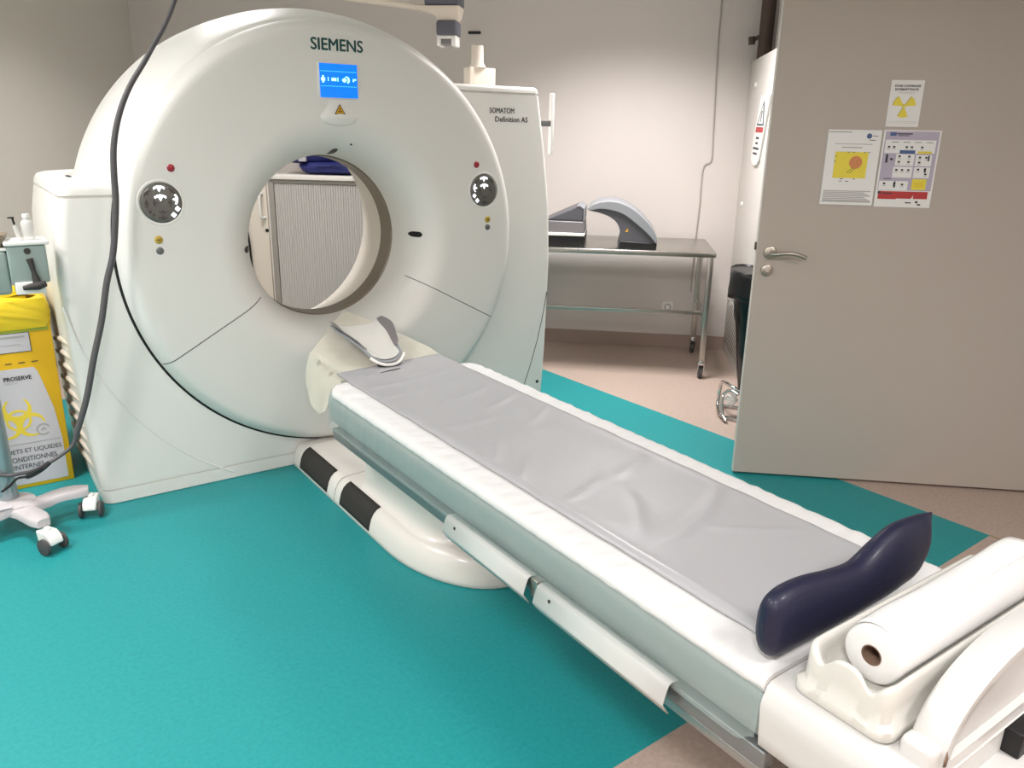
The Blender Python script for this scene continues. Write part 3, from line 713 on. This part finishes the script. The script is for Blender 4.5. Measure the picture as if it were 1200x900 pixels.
for i in range(25):
    x = -.262+.556*i/24; r = []
    for k in range(9):
        a = R(112-9*k); q = k/8
        lift = .002+.003*q+.003*noise.noise(Vector((x*9, k*.4, 0)))*q
        r.append((x, ry+(rr_+lift)*cos(a), rzc+(rr_+lift*1.2)*sin(a)+.010*q*ss(0, .27, x)))
    rows.append(r)
B().grid(rows).build('loose_sheet', 'paper', ro, solid=.0008)
# navy bolster: outline seen from the front, inflated
topc = spline([(-.338, 0, .690), (-.328, 0, .738), (-.292, 0, .757), (-.219, 0, .758), (-.12, 0, .742), (-.036, 0, .737), (.032, 0, .766), (.10, 0, .786), (.18, 0, .783), (.246, 0, .775)], 6)
botc = spline([(-.338, 0, .685), (-.330, 0, .635), (-.305, 0, .610), (-.23, 0, .6075), (-.154, 0, .6085), (-.06, 0, .6105), (.04, 0, .612), (.13, 0, .618), (.21, 0, .640), (.246, 0, .765)], 6)
rings = []
n = len(topc)
for i in range(n):
    a, c_ = topc[i], botc[i]; s_ = i/(n-1)
    hz = (a.z-c_.z)/2; mx = (a+c_)/2; th = .034*min(1, (hz/.055))*(1-.25*ss(.7, 1, s_))*(.45+.55*ss(0, .25, s_))
    hz = max(hz, .002); th = max(th, .002); hv = (a-c_)/2
    ring = []
    for t in range(0, 360, 15):
        ct, st = cos(R(t)), sin(R(t)); pw = lambda q: math.copysign(abs(q)**.85, q)
        ring.append(mx+hv*pw(st)+Vector((0, -2.798+th*pw(ct)-.0*s_, 0)))
    rings.append(ring)
bo = B().loft(rings).build('bolster_cushion', 'navy', o=(-.05, -2.798, .6), ang=70)
tag(bo, 'dark navy S-shaped vinyl bolster propped against the tray', 'cushion')

# ------------------------------------------------------------------ steel table and devices on it
st = thing('steel_table', 'stainless steel wheeled table against the back wall', 'table', (1.2, 2.03, 0), 'R')
B().box(.30, 1.962, 1.655, 2.40, .832, .864, .004).build('tabletop', 'steel', st)
legs = [(1.932, 1.69), (1.932, 2.355), (.34, 1.69), (.34, 2.355)]
for s, t in legs: B().box(s-.019, s+.019, t-.019, t+.019, .125, .835, .004).build('leg', 'steel', st)
B().box(.34, 1.93, 1.86, 1.888, .405, .430, .003).build('stretcher', 'steel', st)
for s in (1.932, .34): B().box(s-.013, s+.013, 1.70, 2.345, .408, .434, .003).build('side_stretcher', 'steel', st)
for s, t in legs:
    c = B().lathe([(0, .132), (.022, .132), (.027, .115), (.025, .10), (0, .10)], (s, t, 0), 'z', 20)
    for d in (-.019, .019): c.prism([(t-.022, .105), (t+.022, .105), (t+.040, .05), (t+.030, .035), (t+.006, .045)], s+d-.0025, s+d+.0025, 'x')
    c = c.build('caster', 'chrome', st)
    B().tube([(s-.014, t+.025, .046), (s-.011, t+.025, .046), (s+.011, t+.025, .046), (s+.014, t+.025, .046)], [.038, .046, .046, .038], 24).build('caster_wheel', 'wheel', c)
# arched device
d = thing('arched_device', 'grey arched clamshell device with black base on the right of the steel table', 'medical device', (1.33, 1.9, .864), 'R')
oc = [(1.095, 1.118), (1.13, 1.145), (1.19, 1.165), (1.255, 1.170), (1.32, 1.158), (1.39, 1.125), (1.46, 1.072), (1.52, 1.01), (1.555, .955), (1.565, .91)]
sp = lambda q: [(v.x, v.z) for v in spline([(x, 0, z) for x, z in q], 5)]
lowc = [(1.56, .902), (1.50, .965), (1.42, 1.03), (1.34, 1.085), (1.26, 1.112), (1.18, 1.120), (1.11, 1.108), (1.095, 1.118)]
inner = [(1.11, 1.105), (1.18, 1.092), (1.25, 1.065), (1.30, 1.02), (1.318, .95), (1.305, .87)]
O, Lc, I = [[(x+.016, z) for x, z in sp(q)] for q in (oc, lowc, inner)]
def slab(poly, t0, t1, name, m, par, bev=.008):
    return B().prism(poly, t0, t1, 'y').build(name, m, par, bevel=bev, ang=30)
slab(O[:-1]+Lc[:-1], 1.70, 2.12, 'upper_shell', 'device_light', d)
slab(Lc+I+[(1.566, .868)], 1.715, 2.10, 'side_shell', 'device_dark', d, .005)
slab([(1.328, .8645), (1.575, .8645), (1.578, .905), (1.336, .915)], 1.706, 2.11, 'device_base', 'black', d, .004)
B().prism([(1.365, .975), (1.385, .975), (1.385, 1.0)], 1.712, 1.7155, 'y').build('yellow_mark', 'warn_yellow', d, smooth=False)
d = thing('stacked_device', 'grey wedge-topped device with black base, left on the steel table', 'medical device', (.95, 1.9, .864), 'R')
slab([(.72, .8645), (1.098, .8645), (1.102, .935), (.72, .935)], 1.72, 2.10, 'device_base', 'black', d, .003)
slab([(.72, .936), (1.098, .936), (1.102, .955), (.72, .958)], 1.71, 2.10, 'light_band', 'white', d, .003)
slab([(.72, .958), (1.098, .956), (1.09, 1.03), (.72, 1.035)], 1.72, 2.10, 'device_body', 'device_mid', d, .006)
slab([(.84, 1.036), (1.085, 1.031), (1.088, 1.115), (1.065, 1.132), (1.04, 1.128), (.90, 1.065)], 1.73, 2.08, 'wedge', 'device_dark', d, .008)
B().prism([(1.04, 1.130), (1.065, 1.134), (1.092, 1.116), (1.094, 1.04), (1.086, 1.03), (1.086, 1.112), (1.063, 1.126)], 1.727, 2.08, 'y').build('wedge_trim', 'device_light', d)

# ------------------------------------------------------------------ wall fittings
sk = thing('wall_socket', 'white square power socket low on the back wall under the steel table', 'socket', (1.735, 2.52, .32), 'R')
B().box(1.693, 1.777, 2.508, 2.519, .278, .362, .004).build('socket_plate', 'white', sk)
B().lathe([(0, .006), (.018, .006), (.020, -.002), (.024, -.002), (.026, .001)], (1.735, 2.508, .32), 'y', 28).build('socket_well', 'device_mid', sk)
wc = [(1.94, 2.515, H), (1.945, 2.515, 2.2), (1.955, 2.515, 1.9), (1.965, 2.514, 1.6), (1.968, 2.514, 1.42), (1.915, 2.514, 1.36), (1.912, 2.513, 1.1), (1.905, 2.512, .87), (1.90, 2.50, .70), (1.90, 2.50, .45)]
tag(B().tube(spline(wc, 6), .0048, 8).build('wall_cable', 'cable_light', o=(1.94, 2.51, 1.8), frame='R'), 'thin grey cable running down the back wall beside the right corner', 'cable')
tag(B().box(.165, .257, 2.508, 2.5195, 2.262, 2.281, .002).build('wall_slot', 'black', o=(.21, 2.515, 2.27), frame='R'), 'small black slot plate high on the back wall', 'wall plate')
# casing on the right, with perforated grille
cs = thing('pipe_casing', 'tall off-white casing with perforated lower grille in the right corner', 'casing', (2.4, 1.6, 0), 'R')
B().box(2.184, 2.64, .66, 2.519, 0.0, 2.092, .004).build('casing_panel', 'casing', cs)
B().box(2.177, 2.186, .70, 2.49, .085, .42, .002).build('perforated_grille', 'perforated', cs)
for t, z in ((2.28, 1.13), (2.33, .40), (2.2, 1.92)):
    B().lathe([(0, 0)], (0, 0, 0)).v
    q = B().tube([(2.185, t, z), (2.176, t, z), (2.172, t, z)], [.018, .018, .010], 16).build('fixing_knob', 'white', cs)
sg = thing('warning_plate', 'white hanging plate with red-edged triangle on the corner casing', 'sign', (2.18, 1.8, 1.6), 'R')
def sgp(u, v): # u 0..1 across (t falling), v 0..1 down
    t = 1.872+.173*v-.342*u; return t, 1.84-.355*v-.006*u
def quad(us_, vs_, s):
    return [(s,)+sgp(u, v) for u, v in zip(us_, vs_)]
ou = [0, .5, 1, 1, 1, .85, .6, .3, .1, 0, 0]; ov = [0, 0, 0, .5, 1.08, 1.17, 1.2, 1.17, 1.1, .95, .5]
B().loft([quad(ou, ov, 2.183), quad(ou, ov, 2.172)]).build('plate', 'white', sg, smooth=False)
def splate(name, m, q, s): B().loft([[(s,)+sgp(*k) for k in q], [(s-.001,)+sgp(*k) for k in q]]).build(name, m, sg, smooth=False)
splate('triangle', 'poster_dark', [(.5, .08), (.88, .50), (.12, .50)], 2.1715)
splate('triangle_field', 'poster', [(.5, .16), (.77, .475), (.23, .475)], 2.1705)
splate('triangle_mark', 'poster_dark', [(.46, .26), (.54, .26), (.53, .44), (.47, .44)], 2.1695)
splate('red_band', 'poster_red', [(.1, .53), (.9, .53), (.9, .62), (.1, .62)], 2.1715)
b = B()
for i, (a, c_) in enumerate(((.3, .62), (.35, .6), (.15, .8), (.25, .7))):
    b.loft([[(s,)+sgp(u, v) for u, v in ((a, .70+i*.09), (c_, .70+i*.09), (c_, .735+i*.09), (a, .735+i*.09))] for s in (2.1715, 2.1705)])
b.build('print_lines', 'poster_dark', sg, smooth=False)
pp = thing('wall_pipes', 'brown pipe rising above the corner casing beside the door', 'pipe', (2.245, 2.4, 2.094), 'R')
B().tube([(2.245, 2.4, 2.094), (2.245, 2.4, H)], .048, 20).build('pipe', 'pipe', pp)
B().tube([(2.245, 2.4, 2.25), (2.19, 2.395, 2.235), (2.155, 2.39, 2.215)], .014, 12).build('branch', 'pipe', pp)
B().tube([(2.155, 2.39, 2.19), (2.15, 2.39, 2.24)], .022, 12).build('valve', 'pipe', pp)
B().tube([(2.325, 2.2, 2.094), (2.325, 2.2, H)], .045, 20).build('lagged_pipe', 'lagging', pp)

# waste bag holder behind the door
wb = thing('waste_bag_holder', 'chrome-footed stand with a black bin bag, half hidden behind the door edge', 'bin', (2.10, .95, 0), 'R')
cx, ct = 2.070, 1.02
rings = []
for k in range(15):
    v = k/14; z = .86-.74*v; r0 = .137-.085*v if v > .06 else .14
    rings.append([(cx+r0*cos(R(a))*(.62+.0*v)+.012*noise.noise(Vector((a*.05, v*7, 0)))+.050*v, ct+r0*1.25*sin(R(a))+.018*noise.noise(Vector((a*.06, v*7, 4))), z+(.018*noise.noise(Vector((a*.02, 0, 3))) if k == 0 else 0)) for a in range(0, 360, 12)])
B().loft(rings).build('bin_bag', 'binbag', wb, ang=70)
rings = []
for k in range(6):
    v = k/5; r0 = .146+.006*v
    rings.append([(cx+r0*.64*cos(R(a))+.009*noise.noise(Vector((a*.07, v*4, 9))), ct+r0*1.27*sin(R(a))+.012*noise.noise(Vector((a*.05, v*5, 2))), .868-.16*v+.02*v*noise.noise(Vector((a*.03, 1, 1)))) for a in range(0, 360, 12)])
B().loft(rings, cap=False).build('bag_cuff', 'binbag', wb, solid=.003, ang=70)
fr = [(1.985, .86, .02), (1.975, .92, .02), (1.98, 1.06, .022), (1.985, 1.08, .09), (1.99, 1.07, .16), (2.0, 1.0, .19), (2.03, .92, .19), (2.08, .88, .17)]
B().tube(spline(fr, 6), .011, 12).build('chrome_foot', 'chrome', wb)
B().tube(spline([(2.0, .80, .012), (1.98, .86, .05), (1.985, .92, .13), (2.02, .90, .17), (2.06, .86, .16)], 6), .010, 12).build('chrome_foot', 'chrome', wb)
B().tube([(2.0, .88, .012), (2.10, .80, .012), (2.16, 1.05, .012), (2.0, 1.1, .012)], .010, 10).build('chrome_base', 'chrome', wb)
B().tube([(2.015, .93, .09), (2.025, .93, .10), (2.045, .93, .10), (2.055, .93, .09)], [.03, .04, .04, .03], 20).build('white_foot_pedal', 'white', wb)

# ------------------------------------------------------------------ ceiling arm
ca = thing('ceiling_arm', 'cream ceiling arm with slate grey joint blocks above the scanner', 'ceiling arm', (-.9, 1.2, H), 'R')
B().tube(spline([(-.95, 1.2, 2.385), (-.5, 1.2, 2.335), (-.1, 1.2, 2.288), (.12, 1.2, 2.262), (.2, 1.2, 2.25)], 5), .018, 14).build('boom', 'cream', ca)
B().cyl((-.95, 1.2, 2.33), (-.95, 1.2, H), .05, 24).build('ceiling_column', 'cream', ca)
B().box(.168, .366, 1.12, 1.30, 2.258, 2.38, .015).build('joint_block', 'arm_grey', ca)
B().loft([[(x, t, z) for x, t in rrect(a, b_, 1.20-w, 1.20+w, .015)] for a, b_, w, z in ((.10, .368, .085, 2.258), (.12, .366, .085, 2.245), (.20, .362, .07, 2.225), (.228, .36, .06, 2.205), (.232, .348, .055, 2.185))]).build('elbow', 'cream', ca)
B().box(.232, .352, 1.13, 1.27, 2.105, 2.187, .016).build('lower_block', 'arm_grey', ca)
q = B().box(.235, .258, 1.14, 1.26, 2.052, 2.105, .005).box(.318, .345, 1.14, 1.26, 2.052, 2.105, .005).box(.235, .345, 1.14, 1.26, 2.09, 2.108, .005).build('fork', 'white', ca)
B().box(.259, .317, 1.145, 1.25, 2.06, 2.09, .004).build('fork_insert', 'device_mid', ca)

# ------------------------------------------------------------------ cabinet seen through the tunnel
cb = thing('shutter_cabinet', 'cabinet with grey ribbed shutter and beige door, seen through the tunnel', 'cabinet', (-.9, 2.24, 0), 'R')
B().box(-1.78, -.18, 2.03, 2.50, 0.0, 1.235, .003).build('carcass', 'cab_white', cb)
B().box(-1.225, -.17, 1.99, 2.51, 1.235, 1.268, .004).build('worktop', 'cab_white', cb)
B().box(-1.77, -1.235, 2.012, 2.031, .05, 1.232, .002).build('cabinet_door', 'cab_beige', cb)
dh = B().tube(spline([(-1.268, 2.012, 1.128), (-1.270, 1.975, 1.128), (-1.270, 1.965, 1.10), (-1.270, 1.965, 1.0), (-1.268, 1.975, .962), (-1.25, 2.012, .958)], 6), .009, 10).build('door_handle', 'white', cb)
B().lathe([(0, -.006), (.012, -.006), (.013, 0)], (-1.248, 2.012, .865), 'y', 16).build('door_lock', 'black', cb)
B().box(-1.215, -1.175, 2.005, 2.031, .03, 1.21, .004).build('shutter_edge', 'slat_bar', cb)
b = B(); pts = []
x = -1.172
while x < -.20:
    pts += [(x, 2.018), (x+.003, 2.013), (x+.014, 2.013), (x+.017, 2.018)]; x += .0185
b.prism([(a, c_) for a, c_ in pts]+[(-.20, 2.029), (-1.172, 2.029)], .04, 1.205, 'z').build('ribbed_shutter', 'slat', cb, smooth=False)
B().box(-1.215, -.19, 2.006, 2.031, 1.208, 1.234, .002).build('shutter_track', 'slat_bar', cb)
# folded navy bag on top
bg = thing('navy_bag', 'navy blue folded bag on the cabinet, seen through the tunnel', 'bag', (-.8, 2.2, 1.268), 'R')
def cushion(s0, s1, t0, t1, z0, z1, sd, sag=.3):
    rows = []
    bm = bmesh.new(); bmesh.ops.create_uvsphere(bm, u_segments=28, v_segments=16, radius=1)
    for v in bm.verts:
        c_ = v.co; pw = lambda q, e: math.copysign(abs(q)**e, q)
        x, y, z = pw(c_.x, .55), pw(c_.y, .6), pw(c_.z, .8)
        n_ = .06*noise.noise(Vector((c_.x*2.2+sd, c_.y*2.2, c_.z*2.2)))
        v.co = Vector(((s0+s1)/2+x*(s1-s0)/2*(1+n_), (t0+t1)/2+y*(t1-t0)/2*(1+n_), max(z0, (z0+z1)/2+z*(z1-z0)/2*(1+2*n_))))
    return B().bm(bm)
cushion(-1.02, -.50, 2.04, 2.4, 1.268, 1.37, 1).build('lower_fold', 'bag_navy', bg, ang=80)
cushion(-1.16, -.58, 2.05, 2.4, 1.335, 1.53, 4).build('upper_fold', 'bag_navy', bg, ang=80)
B().box(-.985, -.93, 2.034, 2.06, 1.362, 1.402, .002).build('bag_label', 'lilac_paper', bg)
B().tube(spline([(-.62, 2.04, 1.37), (-.68, 2.02, 1.352), (-.75, 2.03, 1.335), (-.85, 2.035, 1.332)], 6), .006, 8).build('bag_strap', 'bag_navy', bg)
hk = thing('hanging_strap', 'black strap hanging on the beige cabinet door, at the left edge of the tunnel view', 'strap', (-1.4, 2.0, .9), 'R')
B().tube(spline([(-1.405, 1.994, .93), (-1.418, 1.992, .80), (-1.405, 1.992, .60), (-1.385, 1.994, .45)], 8), .011, 10).build('strap', 'black', hk)
B().tube(spline([(-1.405, 1.994, .93), (-1.385, 1.992, .78), (-1.38, 1.992, .56), (-1.385, 1.994, .45)], 8), .008, 8).build('strap', 'black', hk)
B().box(-1.42, -1.39, 1.985, 2.012, .925, .97, .003).build('hook', 'satin', hk)

# ------------------------------------------------------------------ yellow waste box
wx = thing('waste_box', 'yellow cardboard clinical waste box with biohazard print, left of the scanner', 'box', (-1.4, .55, 0))
X0, X1, Y0, Y1 = -1.58, -1.205, .39, .74
B().box(X0, X1, Y0, Y1, 0, .80, .004).build('box_body', 'yellow', wx)
def linerring(z, o, sd, amp):
    q = rrect(X0-o, X1+o, Y0-o, Y1+o, .03, 5); out = []
    for a, b_ in zip(q, q[1:]+q[:1]):
        m_ = max(1, int((Vector(b_)-Vector(a)).length/.025))
        for t in range(m_):
            x, y = a[0]+(b_[0]-a[0])*t/m_, a[1]+(b_[1]-a[1])*t/m_
            out.append((x+amp*.6*noise.noise(Vector((x*14, y*14, sd))), y+amp*noise.noise(Vector((x*16, y*16, sd+5))), z+amp*1.4*noise.noise(Vector((x*9, y*9, sd+9)))))
    return out
B().loft([linerring(.735, .004, 1, .003), linerring(.77, .010, 2, .007), linerring(.80, .012, 3, .008), linerring(.83, .008, 4, .010), linerring(.86, .002, 5, .012), linerring(.872, -.03, 6, .012), linerring(.83, -.06, 7, .01)], cap=False).build('liner_bag', 'yellow_bag', wx, ang=70)
yf = Y0-.0008
def print_(name, m, polys, d=.0012):
    b = B()
    for i, q in enumerate(polys): b.prism(q, yf-d-i*2e-6, yf-d+.001, 'y')
    return b.build(name, m, wx, smooth=False)
print_('green_strip', 'green_print', [rc(X0+.01, X1-.01, .722, .748)])
print_('label_window_frame', 'poster_dark', [rc(-1.50, -1.291, .634, .722)])
print_('label_window', 'lilac_paper', [rc(-1.50, -1.294, .637, .719)], .0018)
print_('label_lines', 'poster_grey', [rc(-1.49, -1.31, .70, .708), rc(-1.49, -1.33, .668, .671)], .0024)
print_('dash', 'poster_dark', [rc(-1.45+.05*i, -1.425+.05*i, .585, .589) for i in range(4)])
print_('front_label', 'lilac_paper', [[(X0+.004, .02), (-1.228, .02), (-1.228, .21), (-1.242, .36), (-1.268, .48), (-1.284, .545), (-1.296, .562), (X0+.004, .562)]])
text('lettering', 'PROSERVE', 'letter_dark', wx, (-1.415, yf-.002, .510), .105, .018, bold=.05)
text('lettering', 'CARTON', 'poster_grey', wx, (-1.415, yf-.002, .494), .05, .008)
bc = Vector((-1.385, .325)); polys = []
for a in (90, 210, 330):
    c_ = bc+Vector((cos(R(a)), sin(R(a))))*.052; ou_ = arc(c_.x, c_.y, .056, a+38, a+322, 24); in_ = arc(c_.x+cos(R(a))*.010, c_.y+sin(R(a))*.010, .042, a+322, a+38, 24)
    polys += [[ou_[i], ou_[i+1], in_[23-i], in_[24-i]] for i in range(24)]
ri = arc(bc.x, bc.y, .050, 0, 360, 30); ro_ = arc(bc.x, bc.y, .040, 0, 360, 30)
polys += [[ri[i], ri[i+1], ro_[i+1], ro_[i]] for i in range(30)]
print_('biohazard_symbol', 'olive', polys, .0018)
cc = (-1.297, .268); o1 = arc(cc[0], cc[1], .029, 20, 320, 20); o2 = arc(cc[0], cc[1], .021, 20, 320, 20)
print_('recycling_mark', 'poster_grey', [[o1[i], o1[i+1], o2[i+1], o2[i]] for i in range(20)]+[[(cc[0]-.012, cc[1]-.006), (cc[0]+.012, cc[1]-.002), (cc[0]+.008, cc[1]+.010), (cc[0]-.006, cc[1]+.006)]], .0018)
print_('rule_line', 'poster_grey', [rc(X0+.01, -1.236, .212, .216)], .0018)
text('lettering', 'DECHETS ET LIQUIDES', 'poster_dark', wx, (-1.50, yf-.002, .168), .263, .024)
text('lettering', 'CONDITIONNES', 'poster_dark', wx, (-1.455, yf-.002, .130), .195, .024)
text('lettering', 'INTERNES', 'poster_dark', wx, (-1.435, yf-.002, .096), .12, .022)

# ------------------------------------------------------------------ injector stand
iv = thing('injector_stand', 'wheeled stand with pale grey base and metal pole beside the yellow box', 'stand', (-1.47, -.02, 0))
def blade(path, ws, z0s, z1s):
    rings = []
    P = [Vector((x, y, 0)) for x, y in path]
    for i, q in enumerate(P):
        dd = (P[min(i+1, len(P)-1)]-P[max(0, i-1)]).normalized(); nn = Vector((-dd.y, dd.x, 0)); w = ws[i]
        b0, b1 = z0s[i], z1s[i]; bv = .008
        rings.append([q+nn*u+Vector((0, 0, z)) for u, z in ((-w, b0), (-w, b1-bv), (-w+bv, b1), (w-bv, b1), (w, b1-bv), (w, b0))])
    return B().loft(rings)
ctr = (-1.475, -.03)
def arm(pts, name='base_arm'):
    v = [Vector((x, y, 0)) for x, y in [ctr]+pts]; sm = spline(v, 5); n_ = len(sm)
    ws = [.085-.045*min(1, i/(n_*.45)) for i in range(n_)]; ws[-1] = .022; ws[-2] = .036
    z1 = [.128-.012*ss(.2, .5, i/n_)+.012*ss(.45, .8, i/n_) for i in range(n_)]
    return blade([(q.x, q.y) for q in sm], ws, [z-.032 for z in z1], z1).build(name, 'stand', iv, ang=50)
arms = [[(-1.40, -.055), (-1.32, -.03), (-1.195, -.045)], [(-1.43, -.12), (-1.385, -.285)], [(-1.56, -.09), (-1.75, -.17)], [(-1.52, .06), (-1.62, .24)]]
for a in arms: arm(a)
B().lathe([(.0, .131), (.07, .131), (.088, .124), (.09, .10), (0, .10)], (ctr[0], ctr[1], 0), 'z', 32).build('base_hub', 'stand', iv)
B().box(-1.555, -1.475, -.118, -.088, .1295, .1315).build('base_sticker', 'lilac_paper', iv, smooth=False)
B().tube([(-1.478, -.005, .128), (-1.478, -.005, .20), (-1.478, -.005, 1.0)], [.036, .033, .028], 24).build('pole', 'pole', iv)
def caster(x, y, rot):
    u = Vector((cos(R(rot)), sin(R(rot)), 0)); w = Vector((-u.y, u.x, 0)); o_ = Vector((x, y, 0))
    b = B().cyl((x, y, .075), (x, y, .10), .014, 14)
    rows = []
    for sd in (-.027, .027):
        rows.append([o_+w*sd+u*a+Vector((0, 0, z)) for a, z in ((-.035, .088), (.020, .088), (.045, .068), (.052, .040), (.01, .030), (-.028, .040))])
    b.loft(rows)
    c_ = b.build('caster_hood', 'white', iv, bevel=.006)
    for sd in (-1, 1):
        k = o_+u*.020+Vector((0, 0, .0335))
        B().tube([k+w*sd*.029, k+w*sd*.033, k+w*sd*.043, k+w*sd*.046], [.024, .0335, .0335, .027], 22).build('caster_wheel', 'wheel', c_)
caster(-1.192, -.058, 250); caster(-1.378, -.302, 300); caster(-1.735, -.165, 200); caster(-1.61, .22, 90)
# head of the stand
B().box(-1.345, -1.215, -.06, .06, 1.005, 1.150, .008).build('head_housing', 'stand_head', iv)
B().box(-1.352, -1.203, -.07, .07, 1.150, 1.166, .005).build('head_tray', 'white', iv)
B().box(-1.60, -1.345, -.05, .06, .965, 1.13, .015).build('head_body', 'stand_head', iv)
B().box(-1.60, -1.325, -.045, .055, 1.13, 1.142, .004).build('body_lid', 'white', iv)
B().box(-1.335, -1.235, -.068, .0, .965, 1.012, .004).build('clamp_plate', 'white', iv)
b = B().tube([(-1.275, -.066, 1.10), (-1.268, -.07, 1.05), (-1.262, -.072, 1.01)], [.012, .008, .015], 12).tube([(-1.312, -.078, .992), (-1.262, -.085, .998), (-1.235, -.078, 1.003)], [.008, .016, .012], 12)
b.build('clamp', 'dark', iv)
B().lathe([(0, -.004), (.011, -.004), (.012, 0)], (-1.278, -.06, 1.128), 'y', 18).build('head_knob', 'dark', iv)
B().loft([[(-1.50, -.03, 1.142), (-1.36, -.03, 1.142), (-1.345, .05, 1.142), (-1.50, .05, 1.142)], [(-1.52, -.05, 1.19), (-1.345, -.05, 1.19), (-1.325, .06, 1.19), (-1.52, .06, 1.19)]]).build('side_cup', 'beige_card', iv)
bt = thing('plastic_bottle', 'small clear plastic bottle standing on the injector stand tray', 'bottle', (-1.262, -.02, 1.166))
B().lathe([(0, 0), (.020, 0), (.0215, .004), (.0215, .062), (.018, .070), (.011, .076), (.011, .084)], (-1.262, -.02, 1.1665), 'z', 24).build('bottle_body', 'clear', bt)
B().lathe([(0, .096), (.012, .096), (.0125, .083), (.0125, .082)], (-1.262, -.02, 1.1665), 'z', 20).build('bottle_cap', 'white', bt)
sy = thing('syringe', 'slim dark-tipped syringe leaning beside the clear bottle', 'syringe', (-1.30, -.02, 1.166))
B().tube([(-1.293, -.03, 1.1675), (-1.303, -.03, 1.225)], .009, 12).build('barrel', 'clear', sy)
B().tube([(-1.303, -.03, 1.225), (-1.307, -.03, 1.25)], .004, 8).build('plunger', 'black', sy)
B().box(-1.323, -1.301, -.036, -.022, 1.249, 1.254, .001).build('plunger_cap', 'black', sy)

# hanging supply cable
cb_ = [(-.42, -.15, H), (-.52, -.15, 2.45), (-.671, -.15, 2.045), (-.783, -.15, 1.852), (-.865, -.15, 1.73), (-.915, -.15, 1.625), (-.945, -.15, 1.52), (-.957, -.15, 1.42), (-.965, -.15, 1.30), (-.995, -.15, 1.12), (-1.033, -.15, 1.0), (-1.07, -.15, .85), (-1.116, -.15, .704), (-1.16, -.15, .55), (-1.205, -.15, .432), (-1.235, -.15, .36), (-1.29, -.16, .325), (-1.345, -.16, .30), (-1.39, -.12, .27), (-1.43, -.07, .25), (-1.47, -.052, .245), (-1.52, -.05, .26)]
pth = spline(cb_, 7); rad = [.0075+.005*ss(2.2, 1.3, q.z)-.005*ss(.45, .33, q.z) for q in pth]
hc = thing('hanging_cable', 'grey spiral-wrapped cable hanging from above in front of the scanner to the stand', 'cable', (-.42, -.15, H))
B().tube(pth, rad, 12).build('sheath', 'cable', hc)
B().tube(spline([(-1.325, -.165, .31), (-1.36, -.165, .285), (-1.40, -.13, .255), (-1.44, -.08, .235), (-1.47, -.055, .20), (-1.50, -.05, .18)], 6), [.010]*14+[.005]*17, 8).build('cable_tail', 'black', hc)

# ------------------------------------------------------------------ lights: unseen ceiling luminaires, plus one added for the door
LP = .8
def lamp(s, t, w, h_, power, spread=130, col=(1, .97, .965)):
    L = bpy.data.lights.new('unseen_ceiling_light', 'AREA'); L.shape = 'RECTANGLE'; L.size = w; L.size_y = h_; L.energy = power; L.color = col; L.spread = R(spread)
    o = bpy.data.objects.new('unseen_ceiling_light', L); C.objects.link(o); o.location = room(s, t, H-.02); o.rotation_euler = (0, 0, A)
for s, t, pw, sp_ in ((-1.5, -1.5, 44, 150), (-.9, -3.4, 64, 165), (1.2, -4.1, 60, 165), (-1.0, .9, 26, 130), (1.35, 1.25, 48, 125), (3.1, -3.0, 40, 160)):  # last entry is an extra light, added to brighten the door
    lamp(s, t, .6, .6, pw*LP, sp_)
w = bpy.data.worlds.new('world'); bpy.context.scene.world = w; w.use_nodes = True
w.node_tree.nodes['Background'].inputs[0].default_value = (.9, .92, 1, 1); w.node_tree.nodes['Background'].inputs[1].default_value = .3

# ------------------------------------------------------------------ camera
f, yaw, pitch, roll, cx, cy, cz = 939.75, .613027, .305027, -.0189095, -1.516532, -3.612935, 1.594326
fw = Vector((sin(yaw)*cos(pitch), cos(yaw)*cos(pitch), -sin(pitch))); rt = Vector((cos(yaw), -sin(yaw), 0)); dn = fw.cross(rt)
r2 = rt*cos(roll)+dn*sin(roll); d2 = -rt*sin(roll)+dn*cos(roll)
cam = bpy.data.cameras.new('camera'); cam.sensor_width = 36; cam.sensor_fit = 'HORIZONTAL'; cam.lens = f/1200*36; cam.clip_start = .02
co = bpy.data.objects.new('camera', cam); C.objects.link(co)
mt = Matrix((r2, -d2, -fw)).transposed().to_4x4(); mt.translation = (cx, cy, cz); co.matrix_world = mt
sc = bpy.context.scene; sc.camera = co
sc.view_settings.view_transform = 'Standard'; sc.view_settings.look = 'None'; sc.view_settings.gamma = 1; sc.view_settings.exposure = .36
sc.view_settings.use_curve_mapping = False
